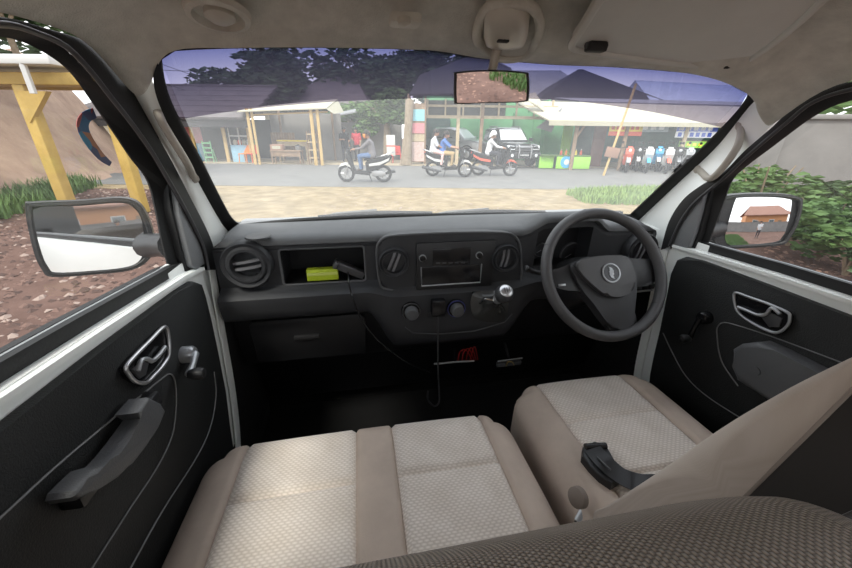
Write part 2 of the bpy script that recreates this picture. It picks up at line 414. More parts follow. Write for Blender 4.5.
# --- A pillars and door jambs
wl = thing('wall_left', 'white painted windscreen pillar and door jamb on the passenger side', 'pillar', (XL, .9, .65), kind='structure')
wr = thing('wall_right', "white painted windscreen pillar and door jamb on the driver's side", 'pillar', (XR, .9, .65), kind='structure')
def pillar(par, inner, outer, m='paint'):
    A = resample(smoothline(inner, 4), 24); B = resample(smoothline(outer, 4), 24); rows = []
    for a, b in zip(A, B): rows.append([a.lerp(b, t) + Vector((0, -.012*math.sin(math.pi*t), 0)) for t in (0, .2, .4, .6, .8, 1)])
    return loft('pillar_panel', rows, m, par, smooth=80)
pillar(wl, [PW(*p, off=.014) for p in ((148, 70), (174, 134), (190, 164), (206, 194), (223, 224), (234, 236))],
       L2([(128, 88), (158, 141), (172, 166), (190, 201), (208, 238), (217, 270)], XL-.004))
pillar(wr, [PW(*p, off=.014) for p in ((758, 96), (719, 143), (697, 165), (672, 188), (652, 207), (632, 226))],
       L2([(782, 116), (746, 151), (724, 173), (703, 185), (684, 202), (660, 252)], XR+.004))
# jamb below, beside the dashboard: a narrow painted flange, then the dark kick panel
for par, X, px in ((wl, XL-.002, [(207, 262), (213, 300), (221, 345), (229, 390), (234, 430), (236, 470), (236, 500)]), (wr, XR+.002, [(668, 250), (662, 280), (656, 310), (649, 340), (644, 362), (641, 380), (640, 400)])):
    c = resample(smoothline(L2(px, X), 4), 24); sgn = 1 if X < 0 else -1
    ribbon('door_jamb', c, [p+Vector((sgn*.004, .028, 0)) for p in c], (sgn*.004, 0, 0), 'paint', par, 24)
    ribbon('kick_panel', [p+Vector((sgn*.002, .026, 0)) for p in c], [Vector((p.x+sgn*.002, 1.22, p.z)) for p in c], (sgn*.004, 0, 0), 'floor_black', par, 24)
    lbox('jamb_plate', X-.05 if X < 0 else X+.014, X-.014 if X < 0 else X+.05, .80, 1.21, .64, 1.36, 'paint', par, r=.004)
    lbox('sill', X-.03 if X < 0 else X, X if X < 0 else X+.03, .3, 1.2, .60, .80, 'floor_black', par, r=.01)

# --- doors
def ext(pts, Y0):     # run a line of YZ points back to Y0
    a, b = pts[0], pts[1]; k = (a[1]-b[1])/(a[0]-b[0]); return [(Y0, a[1]+k*(Y0-a[0]))]+pts
bl = [(p.y, p.z) for p in L2([(0, 398), (100, 331), (186, 275), (205, 266)], XL+.006)]
br = [(p.y, p.z) for p in L2([(852, 300), (770, 273), (690, 249), (672, 244)], XR-.006)]
beltL = ext(bl, -.45); beltR = ext(br, -.45)
d1 = thing('door_1', 'passenger door with black vinyl panel, pull handle and window crank', 'car door', (XL-.03, .3, .64), kind='structure')
d2 = thing('door_2', "driver's door with black vinyl panel, armrest pocket and window crank", 'car door', (XR+.03, .3, .64), kind='structure')
for d, X, sg, belt, ppx in ((d1, XL, -1, beltL, [(0, 433), (100, 352), (180, 291), (195, 281), (203, 284), (207, 296), (212, 322), (219, 356), (226, 392), (230, 425)]),
                            (d2, XR, 1, beltR, [(852, 318), (760, 283), (700, 261), (684, 257), (676, 260), (671, 274), (666, 300), (660, 330), (654, 355), (650, 375)])):
    poly = [Vector((X+sg*.006, Y, z)) for Y, z in belt] + [Vector((X+sg*.006, .93, 1.27)), Vector((X+sg*.006, .955, 1.1)), Vector((X+sg*.006, .97, .64)), Vector((X+sg*.006, -.45, .64))]
    prism('door_shell', poly, (sg*.07, 0, 0), 'paint', d, r=.01)
    pp = L2(ppx, X-sg*.012); k = (pp[0].z-pp[1].z)/(pp[0].y-pp[1].y)
    pts = [(-.44, pp[0].z+k*(-.44-pp[0].y))]+[(p.y, p.z) for p in pp]+[(pp[-1].y-.03, .74), (-.44, .74)]
    prism('door_panel', [Vector((X+sg*.004, y, z)) for y, z in pts], (-sg*.016, 0, 0), 'door_vinyl', d, r=.007)
    # belt: painted ledge, two rubber wipers, bright strip
    b2 = [Vector((X, y, z)) for y, z in belt]
    def rail(nm, dx, dz, w, h, m):
        rows = [[p+Vector((sg*dx, 0, dz)), p+Vector((sg*dx, 0, dz+h)), p+Vector((sg*(dx+w), 0, dz+h)), p+Vector((sg*(dx+w), 0, dz))] for p in b2]
        loft(nm, rows, m, d, smooth=20, close=True, cap=True)
    rail('belt_ledge', -.004, -.01, .03, .008, 'paint')
    rail('belt_wiper', .018, .0, .012, .022, 'rubber'); rail('belt_strip', .031, .004, .004, .018, 'satin'); rail('belt_wiper', .05, -.006, .012, .022, 'rubber')
# window frames (black) and mirror sail plates
for d, X, sg, sd_, sail in ((d1, XL, -1, sides[0], [(171, 190), (182, 210), (194, 233), (203, 255), (203, 262), (192, 270), (187, 266), (181, 243), (174, 215)]),
                            (d2, XR, 1, sides[1], [(710, 185), (704, 210), (698, 232), (692, 247), (684, 249), (674, 246), (672, 238), (676, 225), (684, 210), (695, 196)])):
    ribbon('window_frame', sd_[3], sd_[2], (sg*.004, 0, 0), 'rubber', d, 110)
    a = [P(x, y, X=X+sg*.012) for x, y in sail]
    ctr = sum(a, Vector())/len(a)
    fr = [ctr+(p-ctr)*1.22 for p in a]
    prism('sail_backing', fr, (sg*.03, 0, 0), 'rubber', d, r=.003)
    prism('sail_plate', [p for p in a], (-sg*.012, 0, 0), 'sail_grey', d, r=.004)
# side glass
for nm, X, sg, g, belt, lab in (('window_2', XL, -1, sides[0][2], beltL, 'passenger side door glass, slightly dusty'), ('window_3', XR, 1, sides[1][2], beltR, "driver's side door glass, slightly dusty")):
    XG = X+sg*.032
    top = resample([Vector((XG, p.y, p.z+.003)) for p in g], 50)
    z0 = lambda Y: belt[0][1]+(belt[-1][1]-belt[0][1])*(Y-belt[0][0])/(belt[-1][0]-belt[0][0])
    ymax = max(p.y for p in top); bot = [Vector((XG, -.45+(ymax+.45)*i/49, z0(-.45+(ymax+.45)*i/49)-.02)) for i in range(50)]
    wt = thing(nm, lab, 'car window', (XG, .3, 1.35), kind='structure')
    go_ = loft('pane', [bot, top], 'sideglass', wt)
    if sg < 0:
        # multicolour curved band: a reflection painted on the passenger glass
        m = bpy.data.materials.new('painted_reflection'); m.use_nodes = True; n = m.node_tree.nodes; l = m.node_tree.links.new
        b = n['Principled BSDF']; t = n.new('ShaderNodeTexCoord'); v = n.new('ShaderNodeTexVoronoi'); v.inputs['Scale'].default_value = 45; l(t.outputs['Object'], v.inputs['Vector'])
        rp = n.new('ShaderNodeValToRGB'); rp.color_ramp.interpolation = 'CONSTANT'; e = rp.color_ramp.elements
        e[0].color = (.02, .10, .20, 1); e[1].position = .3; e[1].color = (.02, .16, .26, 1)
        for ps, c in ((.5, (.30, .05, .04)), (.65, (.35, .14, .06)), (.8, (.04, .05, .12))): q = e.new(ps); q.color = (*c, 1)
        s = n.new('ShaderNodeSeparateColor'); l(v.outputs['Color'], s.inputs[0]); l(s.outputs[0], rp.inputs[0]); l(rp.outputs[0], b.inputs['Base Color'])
        MC['painted_reflection'] = m
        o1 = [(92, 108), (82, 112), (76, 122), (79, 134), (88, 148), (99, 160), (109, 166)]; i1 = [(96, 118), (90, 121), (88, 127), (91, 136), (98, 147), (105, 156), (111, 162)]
        ribbon('painted_reflection', smoothline(L2(o1, XG+.004), 4), smoothline(L2(i1, XG+.004), 4), (.0015, 0, 0), 'painted_reflection', wt)

# --- door hardware
def padlift(px, X): return [P(x, y, X=X) for x, y in px]
# piping on the passenger panel
X0 = XL+.0135
for ln in ([(-30, 544), (0, 518), (60, 463), (120, 413), (160, 380), (170, 374), (175, 382), (176, 405), (172, 435), (158, 466), (129, 510), (92, 568), (70, 605)],
           [(214, 372), (216, 395), (211, 425), (198, 455), (163, 510), (134, 562), (110, 605)]):
    tube('piping', smoothline(padlift(ln, X0), 5), .0016, 'piping', d1, 5)
X0r = XR-.0135
for ln in ([(717, 336), (717, 328), (722, 323), (732, 324), (770, 336), (832, 359), (880, 377)], [(717, 336), (719, 352), (724, 366), (738, 386)],
           [(663, 333), (672, 352), (685, 375), (704, 394), (739, 417), (790, 445)]):
    tube('piping', smoothline(padlift(ln, X0r), 5), .0016, 'piping', d2, 5)
# inner latch: bright rim, dark cup, lever
def latch(d, X, sg, rim, lever, plate):
    c = padlift(rim, X-sg*.02); b = prism('latch_cup', c, (sg*.012, 0, 0), 'black_gloss', d, r=0)
    rm = tube('latch_rim', smoothline([p+Vector((-sg*.003, 0, 0)) for p in c], 5, True), .0034, 'silver' if sg < 0 else 'satin', d, 8, True)
    tube('latch_lever', smoothline(padlift(lever, X-sg*.026), 4), [.004]*(4*(len(lever)-1)+1), 'satin', d, 8)
    prism('latch_plate', padlift(plate, X-sg*.021), (-sg*.004, 0, 0), 'vane', d, r=.002)
latch(d1, XL, -1, [(163, 327), (148, 341), (134, 355), (124, 367), (127, 375), (134, 382), (144, 383), (152, 376), (161, 366), (167, 355), (167, 338)],
      [(138, 371), (141, 361), (147, 359), (152, 361), (158, 356), (165, 347)], [(131, 370), (140, 361), (147, 363), (144, 375), (138, 379)])
latch(d2, XR, 1, [(736, 293), (750, 297), (770, 304), (788, 312), (791, 317), (789, 325), (780, 332), (770, 331), (752, 322), (740, 313), (736, 304)],
      [(738, 307), (748, 311), (758, 315), (766, 314), (772, 308), (780, 314)], [(762, 317), (770, 312), (783, 318), (780, 327), (770, 327)])
# window cranks
def crank(d, X, sg, hub, knob, m):
    h = P(*hub, X=X-sg*.03); k = P(*knob, X=X-sg*.035)
    lathe('crank_hub', [(.018, 0), (.018, .02), (.014, .026), (0, .028)], (X-sg*.01, h.y, h.z), (-sg, 0, 0), m, d, 16)
    V, Fc = tubegeo([(X-sg*.036, h.y, h.z), (X-sg*.042, (h.y+k.y)/2, (h.z+k.z)/2), (X-sg*.044, k.y, k.z)], [.008, .006, .008], 10)
    mk('crank_arm', V, Fc, m, d, 60)
    lathe('crank_knob', [(.009, 0), (.011, .006), (.013, .02), (.010, .028), (0, .03)], (X-sg*.044, k.y, k.z), (-sg, 0, 0), 'black_plastic', d, 14)
crank(d1, XL, -1, (192, 354), (184, 375), 'satin'); crank(d2, XR, 1, (702, 318), (692, 338), 'black_gloss')
# pull handle, passenger
ph = [(150, 397), (162, 403), (167, 411), (158, 428), (146, 446), (133, 463), (121, 477), (101, 488), (80, 500), (75, 497), (77, 490), (88, 478), (98, 468), (111, 464), (120, 454), (131, 439), (145, 418), (137, 413)]
pa = padlift(ph, XL+.055)
prism('pull_handle', [p+Vector((-.03, 0, 0)) for p in pa], (.03, 0, 0), 'grey_plastic', d1, r=.008, seg=3)
for px in ((152, 404), (86, 488)):
    c = P(*px, X=XL+.03); box('handle_foot', (XL+.022, c.y, c.z), (.03, .04, .03), 'black_plastic', d1, r=.006)
# armrest pocket, driver
ar = [(732, 349), (740, 344), (757, 342), (775, 350), (800, 363), (840, 384), (880, 404), (880, 440), (840, 430), (770, 402), (736, 380), (733, 366)]
pa = padlift(ar, XR-.05)
prism('armrest', [Vector((XR-.008, p.y, p.z)) for p in pa], (-.045, 0, 0), 'grey_plastic', d2, r=.012, seg=3)
c = padlift([(770, 352), (800, 366), (840, 386), (836, 376), (800, 360)], XR-.012)
prism('pull_recess', [p for p in c], (-.006, 0, 0), 'black_gloss', d2)
lathe('screw_cap', [(.010, 0), (.010, .002), (0, .0025)], P(756, 371, X=XR-.053), (-1, 0, 0), 'grey_plastic', d2, 14)

# --- door mirrors outside
def mirror(name, lab, px, ins, C0, nrm, mount_px, X, sg, CR):
    n = Vector(nrm).normalized(); bk = -n
    a = [PP(x, y, C0, n) for x, y in px]; c = sum(a, Vector())/len(a)
    t = thing(name, lab, 'side mirror', (c.x, c.y, min(p.z for p in a)), group='door mirrors')
    o = smoothline(a, 4, True); inn = [c+(q-c)*.93 for q in o]
    rows = [[q+bk*.010 for q in inn], inn, o, [c+(q-c)*1.03+bk*.02 for q in o], [c+(q-c)*.95+bk*.055 for q in o], [c+(q-c)*.6+bk*.08 for q in o], [c+(q-c)*.1+bk*.085 for q in o]]
    loft('housing', rows, 'black_plastic', t, smooth=60, close=True)
    b = [PP(x, y, C0, n)+bk*.002 for x, y in ins]; b = smoothline(b, 4, True); bc = sum(b, Vector())/len(b)
    # convex glass
    rows = [[bc+(q-bc)*k-n*((q-bc).length*k)**2/(2*CR)+n*.004 for q in b] for k in (1, .85, .7, .55, .4, .25, .12, .002)]
    loft('mirror_glass', rows, 'mirror', t, close=True, smooth=180)
    fr = [c+(q-c)*.95+bk*.006 for q in o]
    mk('glass_frame', [c+bk*.006]+fr, [(0, i+1, (i+1) % len(fr)+1) for i in range(len(fr))], 'black_plastic', t, smooth=0)
    tube('bezel', [q+n*.001 for q in inn], .004, 'rubber', t, 6, True)
    m0 = PP(*mount_px[0], C0+bk*.03, n); m1 = P(*mount_px[1], X=X+sg*.03)
    V, Fc = tubegeo([m0, m0.lerp(m1, .5)+Vector((0, .01, 0)), m1], [.03, .026, .028], 12, flat=1.1)
    mk('mount_arm', V, Fc, 'black_plastic', t, 60)
    return t
def nrm_for(pt, r): d = (Vector(pt)-CAM).normalized(); return Vector(r).normalized()-d
MLc = P(90, 238, Y=.95); MRc = P(762, 220, Y=.86)
mirror('door_mirror', 'black door mirror outside the passenger window showing the white van flank', [(25, 208), (34, 203), (80, 201), (120, 198), (138, 203), (148, 218), (154, 240), (150, 258), (132, 270), (90, 275), (52, 277), (42, 270), (33, 250)],
       [(32, 210), (80, 206), (120, 203), (134, 208), (142, 222), (144, 248), (138, 262), (122, 268), (88, 272), (54, 273), (46, 264), (38, 240)], MLc, nrm_for(MLc, (.40, -1, -.04)), ((142, 246), (172, 246)), XL, -1, 3.)
mirror('door_mirror', "black door mirror outside the driver's window reflecting a house and a person", [(722, 198), (745, 194), (780, 194), (800, 197), (803, 203), (799, 222), (790, 238), (782, 245), (750, 248), (725, 249), (712, 245), (712, 232), (717, 212)],
       [(737, 199), (742, 196), (775, 196), (790, 197), (793, 202), (789, 222), (784, 238), (778, 244), (750, 246.5), (732, 246), (726, 240), (727, 230), (732, 212)], MRc, nrm_for(MRc, (.30, -1, .03)), ((718, 228), (694, 236)), XR, 1, .75)

# ================================================================== things fixed to pillars and headliner
def grab(name, lab, ends, mid, r):
    t = thing(name, lab, 'grab handle', ends[0], group='pillar grab handles')
    pts = [ends[0], mid[0], mid[1], ends[1]]
    s = smoothline(pts, 8); n = len(s)
    tube('grip', s, [r*(1.15 if i < 3 or i > n-4 else 1) for i in range(n)], 'handle_beige', t, 12)
    for e, q in zip(ends, mid):
        lathe('end_boss', [(r*1.7, -.006), (r*1.5, .004), (r*1.0, .012)], e, q-e, 'handle_beige', t, 16)
    return t
def onpil(x, y, X, f, lift):      # point on the pillar skin, raised towards the cabin
    tw = (PW(x, y, .014)-CAM).length; to = (P(x, y, X=X)-CAM).length
    return CAM+ray(x, y).normalized()*(tw*(1-f)+to*f)*(1-lift)
grab('grab_handle', 'beige plastic grab handle on the passenger windscreen pillar', (onpil(157, 109, XL, .25, .01), onpil(193, 177, XL, .2, .01)), (onpil(163, 124, XL, .3, .05), onpil(187, 163, XL, .15, .05)), .0078)
grab('grab_handle', "beige plastic grab handle on the driver's windscreen pillar", (onpil(742, 126, XR, .13, .01), onpil(700, 170, XR, .2, .01)), (onpil(736, 149, XR, .6, .05), onpil(712, 178, XR, .7, .05)), .0085)
# headliner plane near the windscreen
hp, hn = (CX, .74, 1.800), (0, .25, 1)
def H(x, y, dz=0): return PP(x, y, (hp[0], hp[1], hp[2]-dz), hn)
# sun visor
vz = .026
vo = [(574, 48), (572, 44), (580, 32), (600, 0), (625, -40), (850, -40), (822, 0), (780, 38), (745, 62), (735, 68), (722, 68), (650, 60), (600, 53), (582, 50)]
vp = [H(x, y, vz) for x, y in vo]
vt = thing('sun_visor', 'grey-beige vinyl sun visor folded up above the steering wheel', 'sun visor', (CX+.3, .7, 1.8))
prism('visor_board', smoothline(vp, 3, True), (0, .004, .016), 'visor_vinyl', vt, r=0)
tube('visor_edge', smoothline(vp, 3, True), .0065, 'visor_vinyl', vt, 8, True)
c = H(596, 47, vz+.006); box('visor_clip', c, (.035, .02, .016), 'rubber', vt, r=.004)
tube('visor_pivot', [c+Vector((-.02, 0, .002)), c+Vector((.02, 0, .002))], .005, 'vane', vt)
c = H(728, 66, vz+.004); box('pivot_bracket', c, (.03, .018, .012), 'rubber', vt, r=.004)
# dome lamp with moulded recess
dl = thing('dome_lamp', 'small beige dome lamp moulded into the headliner above the mirror', 'lamp', H(505, 22, .0))
rc = [H(x, y, .004) for x, y in ((478, 42), (480, 20), (488, 8), (500, 4), (522, 4), (535, 10), (540, 24), (536, 42), (524, 56), (500, 58))]
tube('recess_rim', smoothline(rc, 4, True), .008, 'headliner', dl, 10, True)
lo = [H(x, y, .012) for x, y in ((484, 38), (484, 20), (490, 12), (505, 9), (520, 12), (527, 20), (527, 36), (522, 43), (505, 45), (489, 43))]
s = smoothline(lo, 3, True); cc = sum(s, Vector())/len(s)
loft('lamp_housing', [[cc+(q-cc)*k+Vector((0, -.002, -h)) for q in s] for k, h in ((1.02, -.02), (1.0, .0), (.92, .010), (.6, .014), (.02, .015))], 'lens_plastic', dl, close=True, smooth=70)
box('lamp_switch', H(503, 40, .026), (.020, .010, .008), 'rubber', dl, r=.002)
# visor mounting cup and clip on the passenger side
lathe('mount_rim', [(.046, .0), (.044, .008), (.036, .010), (.032, -.004), (0, -.006)], H(218, 12, .0), (0, -.25, -1), 'headliner', thing('visor_mount', 'round empty sun visor mounting cup in the headliner', 'mount', H(218, 12, .0)), 28)
vm = [o for o in bpy.data.objects if o.name == 'visor_mount'][0]
lathe('mount_cap', [(.022, 0), (.021, .012), (.014, .017), (0, .018)], H(219, 9, -.004), (0, -.25, -1), 'lens_plastic', vm, 20)
cl = thing('visor_hook', 'small square visor hook pad on the headliner ahead of the passenger bench', 'hook', H(405, 20, .0))
box('hook_pad', H(405, 20, .004), (.05, .04, .016), 'headliner', cl, r=.006)
lathe('hook_stud', [(.011, 0), (.010, .008), (0, .011)], H(404, 19, .012), (0, -.25, -1), 'lens_plastic', cl, 16)
# rear-view mirror
rmY = .72
mp = [(457, 72), (490, 70), (524, 72), (529, 76), (529, 97), (524, 102), (490, 103), (458, 104), (454, 100), (454, 76)]
a = [P(x, y, Y=rmY) for x, y in mp]; c = sum(a, Vector())/len(a)
n_ = ((Vector((-.05, -1, -.30)).normalized())-(c-CAM).normalized()).normalized()
def onpl(x, y, k=0): return PP(x, y, c-n_*k, n_)
rv = thing('rear_view_mirror', 'rear-view mirror on a short stem at the windscreen top', 'mirror', c)
o = smoothline([onpl(x, y) for x, y in mp], 4, True)
back = -n_
loft('mirror_case', [[c+(q-c)*.90+n_*.001 for q in o], [c+(q-c)*.965+n_*.004 for q in o], [c+(q-c)*1.0 for q in o], [c+(q-c)*.98+back*.014 for q in o], [c+(q-c)*.75+back*.024 for q in o], [c+(q-c)*.05+back*.028 for q in o]], 'black_plastic', rv, close=True, smooth=60)
gq = [c+(q-c)*.93+n_*.002 for q in o]
mk('mirror_glass', [c+n_*.002]+gq, [(0, i+1, (i+1) % len(gq)+1) for i in range(len(gq))], 'mirror', rv, smooth=0)
tube('stem', [c+back*.02+Vector((0, 0, .01)), H(496, 52, .02), H(500, 44, -.01)], [.009, .008, .011], 'lens_plastic', rv, 10)

# ================================================================== dashboard
DX0, DX1 = -.385, .935
def sm(a, b, x): t = max(0, min(1, (x-a)/(b-a))); return t*t*(3-2*t)
dsh = thing('dashboard', 'dark grey plastic dashboard with round vents, radio, cubby and instrument hood', 'dashboard', (CX, 1.0, .70))
CUB = (-.221, .003); CLU = (.520, .700)
def profile(X, deep):
    ap = sm(.0, .085, X)*(1-sm(.43, .53, X))           # centre apron
    hd = sm(.475, .545, X)*(1-sm(.69, .765, X))         # instrument hood
    col = sm(.47, .56, X)*(1-sm(.74, .82, X))
    h = .040*hd; fy = -.018*hd
    ly = lambda a, b: a+(b-a)*ap
    iy = 1.085 if deep == 1 else (1.03 if deep == 2 else .962)
    ft = 1.352 if deep != 2 else 1.352+h-.008
    fb = 1.250 if deep != 2 else 1.262
    fz = 1.352+h*.8
    pr = [(1.20, 1.36), (1.17, 1.386), (1.10, 1.392), (1.03, 1.392+h*.5), (.985+fy*.5, 1.389+h), (.966+fy, 1.384+h), (.958+fy, 1.376+h), (.957+fy, 1.366+h), (.968+fy*.5, 1.361+h),
          (.962+fy*.3, max(ft, fz)), (.962+fy*.3, ft if deep else fz), (iy if deep else .962+fy*.3, ft if deep else fz), (iy, fb if deep else 1.25), (.962, fb if deep else 1.25), (.958, 1.246), (.945, 1.240),
          (.930, 1.236-.018*ap), (.921, 1.228-.02*ap), (.921, 1.215-.02*ap), (ly(.926, .918), ly(1.19, 1.16)), (ly(.932, .916), ly(1.168, 1.10)), (ly(.945, .920), ly(1.155, 1.06)), (ly(.965, .935), ly(1.150, 1.035)),
          (ly(.985, .97), ly(1.148, 1.025)), (.988, ly(1.135, 1.02)), (1.0, .99), (1.02, .96), (1.09, .93), (1.16, .70)]
    return pr
xs = []
def add(x, d): xs.append((x, d))
x = DX0
steps = sorted(set([round(DX0+(DX1-DX0)*i/66, 4) for i in range(67)]))
for x in steps:
    d = 1 if CUB[0] < x < CUB[1] else (2 if CLU[0] < x < CLU[1] else 0); add(x, d)
for e, d in ((CUB[0], 1), (CUB[1], 1), (CLU[0], 2), (CLU[1], 2)):
    lo = e in (CUB[0], CLU[0])
    add(e-.0005 if lo else e+.0005, 0); add(e, d)
xs.sort()
def taper(x, k):        # the deck is narrower than the face below it
    if k > 7: return x
    f = 1-.55*min(1, (8-k)/3)
    return .84+(x-.84)*f if x > .84 else (-.33+(x+.33)*f if x < -.33 else x)
rows = [[Vector((taper(x, k), y, z)) for k, (y, z) in enumerate(profile(x, d))] for x, d in xs]
V, Fc, uv = loftgeo(rows)
npf = len(rows[0]); fm = []
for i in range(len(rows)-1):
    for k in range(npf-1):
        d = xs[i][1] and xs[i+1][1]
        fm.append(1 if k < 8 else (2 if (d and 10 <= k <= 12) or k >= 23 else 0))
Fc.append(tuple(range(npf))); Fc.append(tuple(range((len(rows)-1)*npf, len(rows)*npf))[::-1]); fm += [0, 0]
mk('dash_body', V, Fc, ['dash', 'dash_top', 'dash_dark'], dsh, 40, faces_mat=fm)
# cubby rim
def rrect(x0, x1, z0, z1, Y, r=.008, n=4):
    o = []
    for cx_, cz_, q0 in ((x1-r, z1-r, 0), (x0+r, z1-r, 90), (x0+r, z0+r, 180), (x1-r, z0+r, 270)):
        for k in range(n+1): q = R(q0+90*k/n); o.append(Vector((cx_+r*math.cos(q), Y, cz_+r*math.sin(q))))
    return o
tube('cubby_rim', rrect(CUB[0]-.001, CUB[1]+.001, 1.249, 1.353, .961, .010), .0035, 'grey_plastic', dsh, 6, True)
tube('deck_seam', [(DX0+.01, .956, 1.358), (-.1, .956, 1.358), (.03, .956, 1.358)], .0015, 'dash_dark', dsh, 5)
# glove box lid under the shelf, its grip
prism('glovebox_lid', [Vector((x_, .984, z_)) for x_, z_ in ((-.33, 1.135), (-.02, 1.135), (-.005, 1.12), (-.01, .99), (-.32, .99), (-.335, 1.0), (-.34, 1.12))], (0, -.012, 0), 'dash_dark', dsh, r=.006)
lg = P(307, 337, Y=.968); box('glovebox_grip', lg, (.075, .012, .016), 'black_plastic', dsh, r=.004)
# round vents
def vent(cx_, cz_, Y, ro, ri, nv, tilt, deep=True, dx=0):
    v = lathe('air_vent', [(ro, .02), (ro, -.004), (ro*.94, -.010), (ro*.80, -.006), (ro*.72, -.012), (ri*1.06, -.012), (ri, -.004), (ri*.97, .028), (0, .03)], (cx_, Y, cz_), (0, 1, 0), 'dash', dsh, 40)
    OFFV = OFF[v.name]
    lathe('vent_well', [(ri*.96, .022), (0, .0225)], (cx_, Y, cz_), (0, 1, 0), 'black_gloss', v, 28)
    for k in range(nv):
        s = (k-(nv-1)/2)*ri*.75/max(1, (nv-1)/2)*.62
        hl_ = math.sqrt(max(.0001, (ri*.94)**2-s*s))
        ca, sa = math.cos(tilt), math.sin(tilt)
        pts = [Vector((cx_+ca*q-sa*s, Y+.004-.006*math.cos(q/hl_*1.4), cz_+sa*q+ca*s)) for q in [hl_*(-1+2*i/8) for i in range(9)]]
        rows_ = []
        nrm_ = Vector((-sa, 0, ca))
        for p in pts: rows_.append([p+nrm_*.0035+Vector((0, -.002, 0)), p+nrm_*.002+Vector((0, .014, 0)), p-nrm_*.002+Vector((0, .014, 0)), p-nrm_*.0035+Vector((0, -.002, 0))])
        loft('vane', rows_, 'vent_vane', v, close=True, cap=True)
    return v
c = P(247, 265, Y=.945); vent(c.x, c.z, .945, .064, .037, 2, R(8))
c = P(641, 250, Y=.945); vent(c.x, c.z, .945, .056, .036, 2, R(80))
# centre binnacle: raised rounded housing holding vents and radio
cb = [(377, 262), (377, 247), (381, 240), (390, 236), (415, 234), (450, 232.5), (485, 232), (508, 233), (516, 237), (520, 246), (521, 262), (521, 278), (517, 284), (505, 287), (470, 290), (440, 291), (405, 291), (387, 289), (380, 284)]
cbp = smoothline([P(x, y, Y=.938) for x, y in cb], 3, True)
bn = prism('centre_housing', [p+Vector((0, .034, 0)) for p in cbp], (0, -.034, 0), 'dash', dsh, r=.010, seg=3)
ctr = sum(cbp, Vector())/len(cbp)
tube('housing_rim', [p+Vector((0, -.001, 0)) for p in cbp], .0035, 'grey_plastic', bn, 6, True)
c = P(394, 262, Y=.934); vent(c.x, c.z, .934, .043, .031, 2, R(68))
c = P(505, 258, Y=.934); vent(c.x, c.z, .934, .043, .031, 2, R(82))
# radio
rd0 = P(416, 243, Y=.936); rd1 = P(491, 285, Y=.936)
rdo = box('radio', ((rd0.x+rd1.x)/2, .936, (rd0.z+rd1.z)/2), (rd1.x-rd0.x, .012, rd0.z-rd1.z), 'black_plastic', dsh, r=.003)
a, b = P(433, 249, Y=.929), P(470, 264, Y=.929); box('display', ((a.x+b.x)/2, .9295, (a.z+b.z)/2), (b.x-a.x, .003, a.z-b.z), 'black_gloss', rdo, r=.001)
for px in ((422.5, 258), (479, 255)):
    p = P(*px, Y=.93); lathe('knob_ring', [(.0105, 0), (.0105, .006), (.007, .006)], (p.x, .932, p.z), (0, -1, 0), 'satin', rdo, 20, True)
    lathe('knob', [(.0085, 0), (.008, .012), (0, .0125)], (p.x, .932, p.z), (0, -1, 0), 'black_gloss', rdo, 20)
for k in range(5):
    p = P(438+k*6.2, 264, Y=.93); box('button', (p.x, .9295, p.z+.004), (.012, .004, .0045), 'vane', rdo, r=.001)
a, b = P(421, 267, Y=.929), P(480, 282, Y=.929)
box('slot_well', ((a.x+b.x)/2, .9295, (a.z+b.z)/2), (b.x-a.x, .003, a.z-b.z), 'black_gloss', rdo, r=.001)
tube('slot_rim', [(a.x, .927, a.z), (a.x+.002, .927, b.z), (b.x, .927, b.z), (b.x, .927, a.z)], .0022, 'satin', rdo, 6)
# lower apron controls
apY = .915
for px, mring in (((411, 311), 'vane'), ((456, 308), 'blue_ring')):
    p = P(*px, Y=apY); k = lathe('heater_dial', [(.029, .004), (.029, -.003), (.026, -.006), (.021, -.006)], (p.x, apY, p.z), (0, 1, 0), 'black_gloss', dsh, 28)
    tube('dial_ring', [(p.x+.0265*math.cos(a_/32*2*math.pi), apY-.006, p.z+.0265*math.sin(a_/32*2*math.pi)) for a_ in range(32)], .0016, mring, k, 5, True)
    lathe('dial_grip', [(.020, .0), (.019, -.020), (.016, -.024), (0, -.025)], (p.x, apY-.003, p.z), (0, 1, 0), 'grey_plastic', k, 24)
p = P(438, 346, Y=.93)
tube('apron_seam', [P(x, y, Y=.914) for x, y in ((405, 327), (413, 333), (440, 334), (475, 331), (505, 322), (512, 314))], .0016, 'grey_plastic', dsh, 5)
# deck badge, instrument dials, column, stalk, switches
lathe('deck_grille', [(.032, 0), (.030, .003), (.02, .0035), (0, .003)], P(258, 237, Z=1.391), (0, 0, 1), 'dash_dark', dsh, 24)
for px, r_ in (((571, 254), .040), ((541, 250), .024), ((596, 250), .024)):
    p = P(*px, Y=1.026); g = lathe('gauge_dial', [(r_, .0), (r_, .008), (r_*.93, .009), (r_*.9, .003), (0, .003)], (p.x, 1.030, p.z), (0, -1, 0), 'gauge_ring', dsh, 32)
    lathe('dial_face', [(r_*.9, .0035), (0, .0036)], (p.x, 1.030, p.z), (0, -1, 0), 'gauge', g, 28)
    tube('needle', [(p.x, 1.025, p.z), (p.x-r_*.6, 1.025, p.z-r_*.35)], .0012, 'silver', g, 5)
for k in range(4):
    p = P(638+k*6.3, 287-k*.7, Y=.925); box('switch', (p.x, .922, p.z), (.019, .012, .018), 'black_plastic', dsh, r=.003)
p0, p1 = P(634, 292, Y=.924), P(662, 289, Y=.924); tube('switch_bank_edge', [p0, p1], .003, 'satin', dsh, 6)
